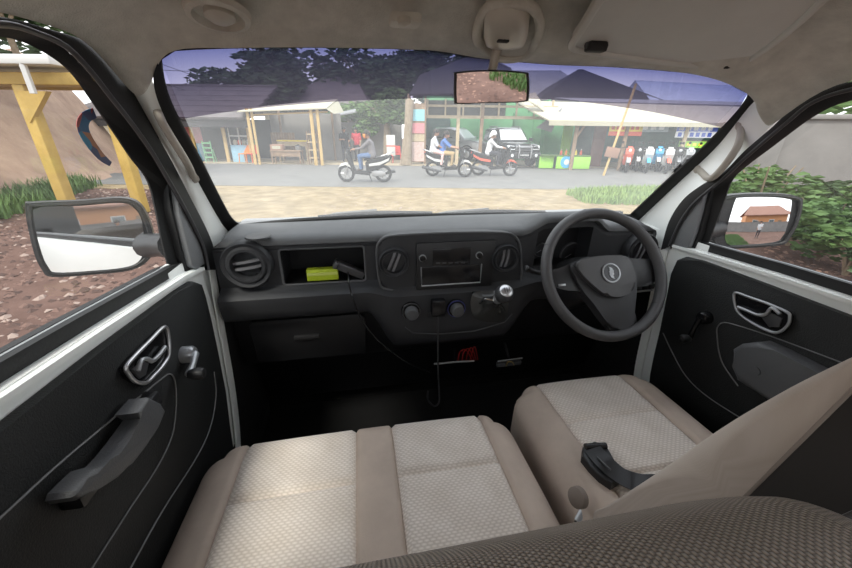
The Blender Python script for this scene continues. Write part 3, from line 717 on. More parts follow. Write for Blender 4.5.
# ---- cubby contents, cords, phone holder
a, b = P(306, 273, Y=.966), P(339, 282.5, Y=.966)
gbx = thing('lime_box', 'lime green carton lying in the dashboard cubby', 'box', ((a.x+b.x)/2, .978, 1.252))
box('carton', ((a.x+b.x)/2, .979, 1.253+(a.z-b.z)/2), (b.x-a.x, .022, a.z-b.z), 'lime', gbx, r=.003)
box('lid_band', ((a.x+b.x)/2, .967, 1.253+(a.z-b.z)*.62), ((b.x-a.x)*.96, .003, .008), mat('lime_pale', (.62, .70, .16), .5), gbx)
dv = P(349, 269, Y=.975); ang = Matrix.Rotation(R(28), 3, 'Y')
dvo = thing('tracker_unit', 'small black electronic unit propped in the cubby, its cord hanging out', 'device', (dv.x, dv.y, dv.z-.02))
box('case', dv, (.092, .028, .024), 'vane', dvo, r=.005, rot=ang)
box('end_cap', dv+ang@Vector((-.040, -.006, 0)), (.010, .030, .020), 'grey_plastic', dvo, r=.003, rot=ang)
cord = smoothline([P(348, 272, Y=.962), P(349, 283, Y=.925), P(352, 296, Y=.905), P(360, 316, Y=.900), P(374, 336, Y=.90), P(392, 352, Y=.90), P(412, 365, Y=.90), P(430, 372, Y=.905)], 5)
tube('cord', cord, .0022, 'black_gloss', dvo, 6)
pc = P(438, 307, Y=.90)
phn = thing('phone_holder', 'black clip-on phone holder between the heater dials', 'holder', (pc.x, pc.y, pc.z-.03))
box('cradle', pc, (.042, .026, .050), 'black_gloss', phn, r=.006)
box('clip_plate', pc+Vector((0, .012, -.03)), (.05, .012, .016), 'black_plastic', phn, r=.003)
tube('cable', smoothline([pc+Vector((0, -.005, -.03)), P(438, 340, Y=.90), P(438, 365, Y=.895), P(439, 390, Y=.89), P(439, 402, Y=.885), P(434, 406, Y=.885), P(428, 400, Y=.885), P(428, 391, Y=.885)], 5), .0028, 'vane', phn, 6)
# ---- wiring and bracket under the apron
brk = thing('wiring_bracket', 'bare metal bracket with loose red wires under the dashboard centre', 'bracket', P(455, 362, Y=.95))
tube('bar', [P(434, 364, Y=.95), P(455, 362, Y=.95), P(474, 361, Y=.95)], .0035, 'satin', brk, 8)
for k in range(4): tube('wire', smoothline([P(458+k*4, 361, Y=.955), P(460+k*4, 352, Y=.94), P(466+k*3, 350-k, Y=.945), P(472+k*2, 360, Y=.965)], 4), .0018, 'red_wire', brk, 5)
tube('stay', [P(455, 361, Y=.95), P(455, 350, Y=1.0)], .004, 'dash_dark', brk, 6)
fb_ = thing('fuse_relay', 'small metal relay plate with a brass clip below the gear lever', 'relay', P(508, 363, Y=.95))
a, b = P(497, 360, Y=.95), P(520, 367, Y=.95); box('plate', ((a.x+b.x)/2, .95, (a.z+b.z)/2), (b.x-a.x, .012, .016), 'grey_plastic', fb_, r=.002)
tube('rail', [(a.x, .943, a.z), (b.x, .943, a.z+.003)], .0022, 'satin', fb_, 6)
tube('clip', smoothline([P(506, 366, Y=.943), P(508, 362, Y=.94), P(512, 362, Y=.94), P(514, 365, Y=.943)], 4), .0022, 'brass', fb_, 6)
tube('mount_stay', [((a.x+b.x)/2, .953, a.z), ((a.x+b.x)/2, 1.0, a.z+.03)], .005, 'dash_dark', fb_, 6)
# ---- gear lever
kb = P(504, 294, Y=.81); gp = P(489, 306, Y=.905)
gv = thing('gear_lever', 'dash-mounted gear lever with round knob and crumpled vinyl boot', 'gear lever', gp)
frm = [P(x, y, Y=.908) for x, y in ((473, 293), (503, 291), (508, 300), (506, 316), (496, 322), (474, 317))]
prism('boot_frame', [p+Vector((0, .012, 0)) for p in frm], (0, -.012, 0), 'black_plastic', gv, r=.004)
cF = sum(frm, Vector())/6; fs = smoothline(frm, 5, True); tip = kb.lerp(gp, .35)
rows = []
for i in range(9):
    t = i/8; ring_ = []
    for k, q in enumerate(fs):
        p = (cF+(q-cF)*(1-.8*t**.75)).lerp(tip+(q-cF)*.12, t) if i else q
        w_ = 1+.22*math.sin(k*1.3+i*.9)*math.sin(math.pi*t)+.16*math.sin(k*.7-i*1.3)*math.sin(math.pi*t)
        base_ = cF.lerp(tip, t); ring_.append(base_+(p-base_)*w_+Vector((0, -.002, 0)))
    rows.append(ring_)
loft('boot', rows, 'boot_vinyl', gv, close=True, smooth=60)
tube('shaft', [gp, tip, kb], .007, 'chrome', gv, 10)
lathe('collar', [(.012, -.012), (.014, -.006), (.014, .006), (.011, .012)], kb.lerp(gp, .36), kb-gp, 'silver', gv, 16)
tube('reverse_link', smoothline([kb.lerp(gp, .34), P(492, 300, Y=.85), P(485, 299, Y=.86), P(480, 303, Y=.89)], 4), .0035, 'chrome', gv, 6)
ax = Vector((.05, -.62, .78)).normalized()
kn = lathe('knob', [(.012, -.026), (.017, -.022), (.024, -.008), (.0255, .002), (.022, .014), (.0185, .0185)], kb, ax, 'hub_vinyl', gv, 28)
cp = lathe('shift_cap', [(.0185, .0185), (.016, .0215), (.008, .0235), (0, .024)], kb, ax, 'silver', kn, 28)
u_, v_, a_ = frame_of(ax)
if v_.y < 0: v_ = -v_
u_ = Vector((1, 0, 0)) - a_*a_.x; u_.normalize(); v_ = a_.cross(u_)
for dx in (-.007, 0, .007):
    tube('shift_mark', [kb+a_*.0235+u_*dx-v_*.007, kb+a_*.0245+u_*dx+v_*.007], .0009, 'black_gloss', cp, 4)
tube('shift_mark', [kb+a_*.0245-u_*.007, kb+a_*.0245+u_*.007], .0009, 'black_gloss', cp, 4)

# ================================================================== steering wheel and column
WC = Vector((.645, .796, 1.298)); AL = R(33.2)
wn = Vector((0, -math.cos(AL), math.sin(AL))); wu = Vector((0, math.sin(AL), math.cos(AL))); wx = Vector((1, 0, 0))
def W(x, y, h=0): return WC+wx*x+wu*y+wn*h
def WP(px, py, h=0):
    p = PP(px, py, WC+wn*h, wn); return p
col = thing('steering_column', 'black steering column cowl with indicator stalk behind the wheel', 'column', WC-wn*.2)
base_ = WC-wn*.20
V = []; Fc = []
def ringpts(c_, rx, ry, n=24): return [c_+wx*rx*math.cos(2*math.pi*k/n)+wu*ry*math.sin(2*math.pi*k/n) for k in range(n)]
loft('cowl', [ringpts(WC-wn*.045, .045, .045), ringpts(WC-wn*.055, .062, .06), ringpts(WC-wn*.12, .07, .075), ringpts(WC-wn*.22, .075, .08)], 'black_plastic', col, close=True, cap=True)
sp = [WC-wn*.075+wx*-.05, P(536, 272, Y=.87), P(528, 269, Y=.86), P(525, 268, Y=.858)]
tube('indicator_stalk', smoothline(sp, 4), [.007]*8+[.008, .009, .0095, .009, .007], 'black_plastic', col, 10)
sp = [WC-wn*.075+wx*.05, WC-wn*.08+wx*.13+wu*.01]
tube('wiper_stalk', sp, [.007, .008], 'black_plastic', col, 10)
sw = thing('steering_wheel', 'black three-spoke steering wheel with round emblem on the pad', 'steering wheel', WC)
rim = [W(.171*math.cos(2*math.pi*k/72), .171*math.sin(2*math.pi*k/72)) for k in range(72)]
tube('rim', rim, .0142, 'wheel_vinyl', sw, 14, True, flat=1.1, flatdir=None)
# stitched joints on the rim
for q in (152, 100, 325, 215):
    e = [W(.171*math.cos(R(q+s_)), .171*math.sin(R(q+s_))) for s_ in (-.35, .35)]; tube('rim_joint', e, .0150, 'hub_vinyl', sw, 14)
pad_px = [(576, 263), (585, 259), (600, 256.5), (616, 256), (628, 257), (632, 266), (635, 277), (634, 288), (628, 294), (618, 297), (606, 295), (597, 289), (588, 281), (580, 272)]
low_px = [(572, 264), (590, 257), (616, 255), (630, 257), (636, 270), (637, 290), (635, 310), (634, 328), (624, 330), (613, 328), (604, 318), (594, 304), (584, 292), (576, 278)]
lp = smoothline([WP(x, y, .0) for x, y in low_px], 3, True); lc = sum(lp, Vector())/len(lp)
prism('hub_cover', [p-wn*.03 for p in lp], wn*.030, 'hub_vinyl', sw, r=.006, seg=3)
pp_ = smoothline([WP(x, y, .012) for x, y in pad_px], 3, True)
pd = prism('horn_pad', [p-wn*.015 for p in pp_], wn*.018, 'wheel_vinyl', sw, r=.007, seg=3)
tube('pad_seam', [p-wn*.004 for p in pp_], .0022, 'dash_dark', pd, 6, True)
def spoke(pxs, h=-.012, m='black_plastic'):
    a_ = smoothline([WP(x, y, h) for x, y in pxs], 2, True)
    return prism('spoke', [p-wn*.014 for p in a_], wn*.016, m, sw, r=.004)
spoke([(548, 272), (560, 268), (578, 262), (590, 268), (592, 284), (582, 292), (566, 289), (553, 288), (548, 282)])
spoke([(625, 258), (640, 260), (655, 260), (664, 266), (663, 274), (655, 282), (645, 286), (634, 289), (624, 280)])
spoke([(604, 316), (620, 312), (636, 314), (636, 332), (632, 338), (616, 336), (608, 328)])
a_ = WP(562, 285, .006); box('spoke_tab', a_, (.020, .006, .004), 'satin', sw, r=.001, rot=Matrix((wx, wu, wn)).transposed())
# emblem: ring with two facing swallow shapes
ec = WP(611, 273, .016)
em = lathe('emblem', [(.0265, 0), (.0265, .003), (.0235, .0035), (.0225, .001)], ec, wn, 'satin', pd, 36, True)
lathe('emblem_field', [(.0225, .001), (0, .0012)], ec, wn, 'black_gloss', em, 30)
for s_ in (1, -1):
    q = [(-.004, .017), (.006, .013), (.010, .004), (.004, -.004), (.009, -.012), (-.001, -.006), (-.004, .004), (.002, .009)]
    prism('emblem_wing', [ec+wx*(x*s_-.003*s_)+wu*(y*s_)+wn*.001 for x, y in q], wn*.0022, 'satin', em)

# ================================================================== seats
def hfield(x0, x1, y0, y1, zt, rs, rf, rb, crown=.008, frontdrop=.015, corner=.05):
    """upholstered cushion top: returns z(x, y) with rolled sides, front and back"""
    cx_, hx = (x0+x1)/2, (x1-x0)/2
    def z(x, y):
        ex = max(0, (abs(x-cx_)-(hx-rs))/rs); ey = max(0, (y-(y1-rf))/rf); eb = max(0, ((y0+rb)-y)/rb)
        e = min(1., math.sqrt(ex*ex+max(ey, eb)**2)) if (ex and (ey or eb)) else min(1, max(ex, ey, eb))
        r = rs if ex >= ey else rf
        return zt+crown*(1-((x-cx_)/hx)**2)-frontdrop*max(0, (y-y0)/(y1-y0)-.4) - r*(1-math.sqrt(max(0, 1-e*e)))
    return z
def samples(a, b, n, edges=()):
    return [a+(b-a)*i/n for i in range(n+1)]
def cushion(t, x0, x1, y0, y1, zt, zb, cols, seams, rs, rf, rb, lean=0.):
    """cols: [(xa, xb, part, material)], seams: cross seam Y per insert"""
    zf = hfield(x0, x1, y0, y1, zt, rs, rf, rb)
    rc = .085
    def plan(x, y):       # round the two front corners of the outline
        dx = min(x-x0, x1-x); dy = y1-y
        if dx >= rc or dy >= rc: return x, y
        u, v = (rc-dx)/rc, (rc-dy)/rc; h = math.hypot(u, v)
        if h < 1e-6: return x, y
        f = max(u, v)/h; sgn = 1 if x > (x0+x1)/2 else -1
        xe = x1-rc if sgn > 0 else x0+rc
        return xe+sgn*u*f*rc, y1-rc+v*f*rc
    for (xa, xb, nm, m, cuts) in cols:
        ys = [y0]+list(cuts)+[y1]
        for ya, yb in zip(ys, ys[1:]):
            nx, ny = 22, 30; rows_ = []
            first, last = ya == y0, yb == y1
            Y_ = [ya+(yb-ya)*i/ny for i in range(ny+1)]
            if last: Y_ = [ya+(yb-ya)*(1-(1-i/ny)**1.8) for i in range(ny+1)]
            X_ = [xa+(xb-xa)*i/nx for i in range(nx+1)]
            if xa == x0: X_ = [xa+(xb-xa)*(i/nx)**1.8 for i in range(nx+1)]
            if xb == x1: X_ = [xa+(xb-xa)*(1-(1-i/nx)**1.8) for i in range(nx+1)]
            uv_off = []
            for y in Y_:
                r_ = []
                for x in X_:
                    e = 1.
                    for edge, on in ((x-xa, xa != x0), (xb-x, xb != x1), (y-ya, not first), (yb-y, not last)):
                        if on: e = min(e, edge/.011)
                    dz = -.011*(1-math.sqrt(max(0, 1-(1-max(0, e))**2)))
                    px_, py_ = plan(x, y)
                    r_.append(Vector((px_, py_, zf(x, y)+dz)))
                rows_.append(r_)
            if last:
                f0 = rows_[-1]; rows_ += [[Vector((p.x, p.y+.004, p.z-.02)) for p in f0], [Vector((p.x, p.y-.004, (p.z+zb)/2)) for p in f0], [Vector((p.x, p.y-.02, zb)) for p in f0]]
            if first: b0 = rows_[0]; rows_ = [[Vector((p.x, p.y, zb)) for p in b0]]+rows_
            if xa == x0: rows_ = [[Vector((r_[0].x+.012, r_[0].y, zb)), Vector((r_[0].x-.002, r_[0].y, (r_[0].z+zb)/2))]+r_ for r_ in rows_]
            if xb == x1: rows_ = [r_+[Vector((r_[-1].x+.002, r_[-1].y, (r_[-1].z+zb)/2)), Vector((r_[-1].x-.012, r_[-1].y, zb))] for r_ in rows_]
            loft(nm, rows_, m, t, smooth=70)
def xat(px, py, z): return P(px, py, Z=z)
ZT = .985
bs = thing('bench_seat', 'two-place passenger bench with cream woven inserts and taupe bolsters', 'car seat', (0, .4, .62))
bx0, bx1, by0, by1 = -.386, .352, .27, .700
q = [xat(240, 460, ZT).x, xat(356, 450, ZT).x, xat(394, 445, ZT).x, xat(487, 430, ZT).x]
ya = (xat(235, 499, ZT).y+xat(356, 484, ZT).y)/2; yb = (xat(394, 474, ZT).y+xat(500, 463, ZT).y)/2; y3 = xat(480, 553, ZT).y
cushion(bs, bx0, bx1, by0, by1, ZT, .78, [(bx0, q[0], 'bolster', 'taupe', ()), (q[0], q[1], 'insert', 'cream', (ya,)), (q[1], q[2], 'centre_strip', 'taupe', ()), (q[2], q[3], 'insert', 'cream', (y3, yb)), (q[3], bx1, 'bolster', 'taupe', ())], (), .07, .06, .02)
lbox('seat_base', bx0+.03, bx1-.03, by0+.02, by1-.06, .62, .80, 'floor_black', bs, r=.01)
# bench backrest: top roll seen from behind
def backrest(t, nm, m, x0, x1, prof, rx, split=None):
    """prof: closed YZ section; ends rounded in X by rx"""
    cy = sum(p[0] for p in prof)/len(prof); cz_ = sum(p[1] for p in prof)/len(prof)
    sec = smoothline([Vector((0, y, z)) for y, z in prof], 6, True); rows_ = []
    ss = [(x0+rx*(1-math.cos(math.pi/2*i/8)), math.sin(math.pi/2*i/8)) for i in range(9)]
    ss += [(x0+rx+(x1-x0-2*rx)*i/20, 1.) for i in range(1, 20)]
    ss += [(x1-rx*(1-math.cos(math.pi/2*i/8)), math.sin(math.pi/2*i/8)) for i in range(8, -1, -1)]
    for x, k in ss:
        inset_ = (1-k)*rx; r_ = []
        for p in sec:
            v = Vector((0, cy-p.y, cz_-p.z)); d_ = v.length
            r_.append(Vector((x, p.y, p.z))+v*min(.98, inset_/max(.03, d_)*1.0))
        rows_.append(r_)
    o_ = loft(nm, rows_, m, t, close=True, cap=True, smooth=70)
    if split:
        o_.data.materials.append(M(split[0])); of_ = OFF[o_.name]
        for pg in o_.data.polygons:
            c_ = pg.center+of_
            if c_.y < split[1](c_.z): pg.material_index = 1
    return o_
backrest(bs, 'backrest', 'weave', -.37, .348, [(.36, .95), (.29, 1.10), (.208, 1.275), (.148, 1.378), (.113, 1.414), (.070, 1.426), (.025, 1.410), (.013, 1.360), (.055, 1.24), (.14, 1.08), (.22, .93), (.29, .90)], .07)
ds = thing('driver_seat', "driver's seat with cream cushion insert, taupe bolsters and reclined backrest", 'car seat', (.62, .5, .62))
sx0, sx1, sy0, sy1 = .392, .842, .27, .783
q = [xat(545, 392, ZT).x, xat(634, 385, ZT).x]
ya = (xat(569, 422, ZT).y+xat(657, 410, ZT).y)/2; yb = (xat(628, 475, ZT).y+xat(672, 467, ZT).y)/2
cushion(ds, sx0, sx1, sy0, sy1, ZT, .76, [(sx0, q[0], 'bolster', 'taupe', ()), (q[0], q[1], 'insert', 'cream', (yb, ya)), (q[1], sx1, 'bolster', 'taupe', ())], (), .06, .055, .02)
lbox('seat_base', sx0+.03, sx1-.03, sy0+.02, sy1-.08, .62, .78, 'floor_black', ds, r=.01)
backrest(ds, 'backrest', 'driver_cloth', .392, .86, [(.39, .96), (.365, 1.03), (.315, 1.17), (.272, 1.295), (.222, 1.41), (.184, 1.485), (.150, 1.55), (.100, 1.57), (.070, 1.54), (.080, 1.46), (.115, 1.35), (.155, 1.21), (.21, 1.05), (.27, .95), (.34, .92)], .05, split=('dark_cloth', lambda z: .168+.1626*(1.444-z)))
# dark rear panel of the driver's backrest with its seam
rp = [(.425, 1.50), (.425, 1.40), (.425, 1.30), (.425, 1.20), (.425, 1.10)]
def yrear(z): return .070+(.27-.070)*max(0, (1.54-z)/.59)
rows = [[Vector((.43+(.815-.43)*i/10, yrear(z)-.010-.012*math.sin(math.pi*i/10), z)) for i in range(11)] for z in [1.02+.5*k/12 for k in range(13)]]
loft('rear_panel', rows, 'dark_cloth', ds, thick=.012)
tube('rear_seam', [Vector((.3895, .168+.1626*(1.444-z), z)) for z in [1.10+.40*k/12 for k in range(13)]], .0022, 'seam', ds, 6)
prism('side_panel', [Vector((.3925, y_, z_)) for y_, z_ in ((.160, 1.50), (.168, 1.444), (.188, 1.321), (.204, 1.22), (.222, 1.11), (.205, 1.12), (.165, 1.24), (.130, 1.36), (.098, 1.46), (.090, 1.50))], (-.004, 0, 0), 'dark_cloth', ds)
# recline lever stub and hinge cover between the seats
p = P(580, 497, X=.385); lathe('hinge_cover', [(.020, 0), (.019, .012), (.012, .017), (0, .018)], p, (-1, -.2, .3), 'seam', ds, 20)
# seat-belt buckles
sb = thing('seat_belt_buckle', "black seat belt buckle lying on the driver's cushion edge", 'seat belt', P(600, 465, Z=ZT))
zb_ = ZT+.022
pts = [P(x, y, Z=zb_) for x, y in ((583, 446), (594, 441), (606, 444), (608, 450), (612, 462), (622, 478), (612, 484), (600, 476), (590, 466), (582, 456))]
prism('buckle_body', [p+Vector((0, 0, -.018)) for p in pts], (0, 0, .02), 'black_plastic', sb, r=.006)
a_, b_ = P(585, 447, Z=zb_+.004), P(606, 446, Z=zb_+.004); tube('release_button', [a_, b_], .0075, 'black_gloss', sb, 8)
bw = [P(592, 449, Z=zb_+.006), P(604, 462, Z=zb_+.012), P(618, 474, Z=zb_+.006), P(632, 481, Z=zb_), P(650, 484, Z=zb_+.012), P(672, 485, Z=zb_+.02)]
s_ = smoothline(bw, 5); rows = []
for i, p in enumerate(s_):
    t_ = (s_[min(i+1, len(s_)-1)]-s_[max(i-1, 0)]).normalized(); sd_ = Vector((-t_.y, t_.x, .25)).normalized()
    rows.append([p-sd_*.019+Vector((0, 0, .0015)), p+sd_*.019+Vector((0, 0, .0015)), p+sd_*.019, p-sd_*.019])
loft('webbing', rows, 'black_plastic', sb, close=True, cap=True)
tube('latch_edge', [P(597, 457, Z=zb_+.014), P(611, 470, Z=zb_+.016)], .0018, 'grey_plastic', sb, 6)
lt = thing('belt_latch', 'loose metal belt tongue in the gap between the two seats', 'seat belt', P(582, 514, Z=.90))
p0, p1 = P(577, 521, Z=.94), P(587, 506, Z=.955)
tube('tongue', [p0, p0.lerp(p1, .5)+Vector((0, 0, .004)), p1], [.006, .007, .005], 'satin', lt, 8, flat=.3)
tube('strap', [p0+Vector((0, 0, -.004)), p0+Vector((-.005, -.03, -.07))], .008, 'black_plastic', lt, 6, flat=.3)

# ================================================================== OUTSIDE: ground, road, verge
mat('sand', (.165, .122, .067), .97, col2=(.335, .262, .158), vscale=2.6, bump=.8, bscale=30, spec=.1)
mat('soil', (.085, .05, .04), .97, col2=(.17, .105, .085), vscale=1.5, bump=1., bscale=25, spec=.1)
mat('asphalt', (.135, .132, .126), .9, col2=(.18, .175, .166), vscale=1.5, bump=.5, bscale=80, spec=.2)
mat('dust', (.33, .27, .19), .95, col2=(.42, .36, .26), vscale=2, spec=.1)
mat('leaf_dark', (.025, .055, .018), .7, col2=(.06, .11, .03), vscale=.6); mat('leaf_mid', (.045, .10, .025), .7, col2=(.11, .19, .045), vscale=.8)
mat('leaf_light', (.13, .24, .045), .7, col2=(.25, .35, .08), vscale=1); mat('bark', (.20, .15, .10), .95, col2=(.34, .27, .19), vscale=6, bump=.8, bscale=30)
mat('bamboo', (.55, .38, .16), .6, var=.15, vscale=4); mat('old_wood', (.25, .17, .11), .9, var=.3, vscale=5); mat('pale_wood', (.45, .36, .24), .85, var=.2, vscale=5)
mat('canvas', (.42, .39, .30), .85, var=.06, vscale=2); mat('tile_roof', (.10, .085, .085), .9, var=.3, vscale=2, bump=.6, bscale=10); mat('zinc', (.22, .22, .23), .55, var=.15, vscale=1.5)
mat('zinc_blue', (.42, .47, .58), .6, var=.08, vscale=1.5); mat('roof_black', (.03, .028, .03), .8, var=.3, vscale=2)
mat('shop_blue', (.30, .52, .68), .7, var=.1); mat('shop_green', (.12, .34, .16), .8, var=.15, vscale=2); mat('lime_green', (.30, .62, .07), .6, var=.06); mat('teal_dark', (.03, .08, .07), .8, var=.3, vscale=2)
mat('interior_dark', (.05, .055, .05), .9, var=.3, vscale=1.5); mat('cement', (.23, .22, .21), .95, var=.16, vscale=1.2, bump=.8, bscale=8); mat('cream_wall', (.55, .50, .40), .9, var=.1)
mat('plastic_red', (.70, .06, .05), .4); mat('plastic_orange', (.75, .25, .05), .4); mat('banner_yellow', (.85, .65, .08), .6); mat('banner_red', (.70, .12, .07), .6); mat('banner_white', (.8, .8, .82), .6)
mat('banner_blue', (.10, .16, .55), .6); mat('emblem_blue', (.06, .35, .65), .5); mat('tyre', (.015, .015, .016), .85); mat('alloy', (.35, .35, .36), .4, metal=.6); mat('lamp_glass', (.75, .78, .8), .1, spec=.8)
mat('white_plain', (.6, .6, .59), .5); mat('car_black', (.02, .022, .025), .25, coat=.5); mat('car_silver', (.45, .46, .47), .3, metal=.5, coat=.5); mat('car_glass', (.10, .12, .13), .08, spec=.8)
mat('yellow_paint', (.50, .34, .09), .6, var=.15, vscale=4); mat('poster_a', (.25, .55, .62), .6, var=.2, vscale=12); mat('poster_b', (.62, .22, .24), .6, var=.25, vscale=14); mat('poster_c', (.55, .40, .36), .6, var=.3, vscale=14)
mat('skin', (.36, .20, .13), .6); mat('hair', (.015, .012, .01), .7); mat('denim', (.08, .14, .27), .85, var=.15, vscale=20); mat('grey_shirt', (.16, .15, .16), .9); mat('blue_shirt', (.08, .17, .45), .85)
mat('white_shirt', (.68, .68, .70), .85); mat('batik', (.60, .24, .26), .85, col2=(.80, .66, .60), vscale=22); mat('khaki', (.40, .28, .14), .9); mat('dark_pants', (.03, .03, .04), .9); mat('orange_cloth', (.75, .25, .05), .8); mat('shoe', (.05, .04, .035), .7); mat('red_shirt', (.45, .04, .06), .85)
mat('orange_wall', (.55, .26, .12), .9, var=.1); mat('red_tile', (.30, .16, .12), .9, var=.2)

def spoly(name, pts, z0, z1, m, label, cat, kind='structure'):
    o = prism(name, [st(x, y, z0) for x, y in pts], (0, 0, z1-z0), m); meta(o, label, cat, kind=kind); return o
g = lbox('ground', -70, 70, -70, 80, -.25, -.02, 'soil'); meta(g, 'reddish bare soil around the van and the shops', 'ground', kind='structure')
spoly('floor_verge', [(-2.5, 3.2), (2.6, 3.2), (4.9, 7.4), (6.5, 9.6), (12, 10.6), (40, 11.2), (40, 12.0), (-40, 11.4), (-40, 10.7), (-7.4, 10.5)], -.05, .0, 'sand', 'dry sandy roadside verge ahead of the van', 'verge')
spoly('road', [(-60, 11.0), (60, 11.6), (60, 18.5), (-60, 18.5)], -.05, .012, 'asphalt', 'grey asphalt road running past the shops', 'road')
spoly('pavement', [(-60, 18.5), (60, 18.5), (60, 30), (-60, 30)], -.05, .05, 'dust', 'dusty strip in front of the shops', 'pavement')
def tuftmesh(name, spots, h, wd, m, parent=None, blades=6, lean=.35):
    V = []; Fc = []
    for (x, y, z) in spots:
        for _ in range(blades):
            a = rnd.uniform(0, 6.28); hh = h*rnd.uniform(.6, 1.25); dx, dy = math.cos(a), math.sin(a); b = Vector((x+rnd.uniform(-.06, .06), y+rnd.uniform(-.06, .06), z))
            s = Vector((-dy, dx, 0))*wd; t = b+Vector((dx*hh*lean, dy*hh*lean, hh)); md_ = b+Vector((dx*hh*lean*.35, dy*hh*lean*.35, hh*.55)); i = len(V)
            V += [b-s, b+s, md_+s*.8, md_-s*.8, t]; Fc += [(i, i+1, i+2, i+3), (i+3, i+2, i+4)]
    return mk(name, V, Fc, m, parent, smooth=0)
spots = []
while len(spots) < 1500:
    u = rnd.random(); v = rnd.random(); x = 4.0+u*6.5; y = 8.6+v*2.2+.18*(x-4)
    if ((u-.45)/.55)**2+((v-.5)/.55)**2 < 1: spots.append((*st(x, y)[:2], 0))
gr_ = tuftmesh('grass_patch', spots, .20, .012, 'leaf_light'); meta(gr_, 'bright green grass growing on the verge at the road edge', 'grass', kind='stuff')
def litter(name, fn, n, lab, cat, cols, smin, smax, flat=.35):
    V = []; Fc = []; fm = []
    for _ in range(n):
        x, y, z = fn(); s = rnd.uniform(smin, smax); a = rnd.uniform(0, 6.28); i = len(V)
        r_ = Matrix.Rotation(a, 3, 'Z')@Matrix.Rotation(rnd.uniform(-.4, .4), 3, 'X')
        for dx, dy, dz in ((-1, -.6, 0), (1, -.7, 0), (.8, .7, 0), (-.7, .8, 0), (0, 0, flat*2)): V.append(Vector((x, y, z))+r_@Vector((dx*s, dy*s, dz*s)))
        k = rnd.randrange(len(cols))
        for f in ((0, 1, 4), (1, 2, 4), (2, 3, 4), (3, 0, 4)): Fc.append(tuple(i+j for j in f)); fm.append(k)
    o = mk(name, V, Fc, cols, smooth=0, faces_mat=fm); meta(o, lab, cat, kind='stuff'); return o
mat('clod_a', (.16, .095, .075), .95); mat('clod_b', (.085, .05, .04), .95); mat('leaf_dry', (.30, .175, .125), .9); mat('stone_pale', (.32, .24, .20), .95)
litter('soil_clods', lambda: (*st(-2.2-max(0, (yy:=rnd.uniform(.4, 11))-3)*.68-8*rnd.random()**1.3, yy)[:2], -.02), 9000, 'clods and pebbles scattered on the bare soil beside the passenger door', 'soil', ['clod_a', 'clod_b', 'clod_a', 'clod_b', 'stone_pale'], .012, .05)
litter('dry_leaves', lambda: (*st(2.3+6*rnd.random(), rnd.uniform(-3, 8))[:2], -.02), 6000, "fallen dry leaves covering the soil beside the driver's door", 'leaves', ['leaf_dry', 'clod_b', 'clod_a'], .02, .05, .15)
litter('rear_leaves', lambda: (rnd.uniform(-3, 5), rnd.uniform(-12, -2.5), -.02), 9000, 'fallen dry leaves on the soil behind the van', 'leaves', ['leaf_dry', 'clod_b', 'clod_a'], .012, .035, .15)
litter('verge_pebbles', lambda: (*st(rnd.uniform(-2.5, 3), rnd.uniform(3.4, 10.4))[:2], 0), 1500, 'small pebbles scattered on the sandy verge', 'pebbles', ['sand', 'stone_pale'], .008, .025)

# ------------------------------------------------------------------ vegetation
def foliage(name, parent, c, rad, n, size, m, squash=1., shell=.35):
    V = []; Fc = []; c = Vector(c)
    lobes = [(Vector((rnd.gauss(0, .45), rnd.gauss(0, .45), rnd.gauss(0, .38))), rnd.uniform(.35, .6)) for _ in range(9)]
    for _ in range(n):
        lc_, lr = rnd.choice(lobes); d = Vector((rnd.gauss(0, 1), rnd.gauss(0, 1), rnd.gauss(0, 1))).normalized()*(lr*(shell+(1-shell)*rnd.random()**.5))
        p = lc_+d; p = c+Vector((p.x*rad[0], p.y*rad[1], p.z*rad[2]))
        ax_ = Vector((rnd.gauss(0, 1), rnd.gauss(0, 1), rnd.gauss(0, .6))).normalized(); s = size*rnd.uniform(.6, 1.3); u, v, a = frame_of(ax_); i = len(V)
        V += [p-u*s, p-v*s*.38+a*s*.1, p+u*s, p+v*s*.38+a*s*.1]; Fc += [(i, i+1, i+2), (i, i+2, i+3)]
    return mk(name, V, Fc, m, parent, smooth=0)
def tree(name, label, sx, sy, h, rad, m, n=2500, size=.22, trunk_r=.18, cz=None, lean=0, group='trees behind the shops'):
    t = sthing(name, label, 'tree', sx, sy, group=group)
    cz = cz or h-rad[2]*.9
    tr = smoothline([(0, 0, 0), (lean*.3, 0, h*.3), (lean*.7, .1, h*.55), (lean, 0, cz)], 4)
    k = tube('trunk', tr, [trunk_r*(1-.55*i/(len(tr)-1)) for i in range(len(tr))], 'bark', t, 9)
    for j in range(5):
        a = j*1.26+rnd.random(); tube('branch', [(lean*.8, 0, cz*.75), (lean+math.cos(a)*rad[0]*.35, math.sin(a)*rad[1]*.35, cz), (lean+math.cos(a)*rad[0]*.7, math.sin(a)*rad[1]*.7, cz+rad[2]*.35)], [trunk_r*.45, trunk_r*.3, trunk_r*.1], 'bark', t, 6)
    f = foliage('foliage', t, (lean, 0, cz), rad, n, size, m); f['kind'] = 'stuff'
    return t
def T(px, py, D): return Q(px, py, D)
def tr_(label, px, pytop, D, rpx, m, n, size, lean=0):
    p = T(px, pytop, D); r_ = rpx/FPX*D*1.0
    return tree('tree', label, p.x, D, p.z, (r_, r_*.8, r_*.62), m, n, size, .2+.004*D, lean=lean)
tr_('tall dark tree showing above the old tiled roof', 262, 44, 28, 50, 'leaf_dark', 4200, .28)
tr_('broad dark tree rising above the white canopy hut', 372, 34, 30, 62, 'leaf_dark', 6000, .30)
tr_('dark tree with drooping fronds left of the workshop', 440, 48, 27, 34, 'leaf_dark', 2600, .26)
tr_('bright leafy roadside tree between the hut and the workshop', 386, 92, 20.9, 27, 'leaf_mid', 3000, .15)
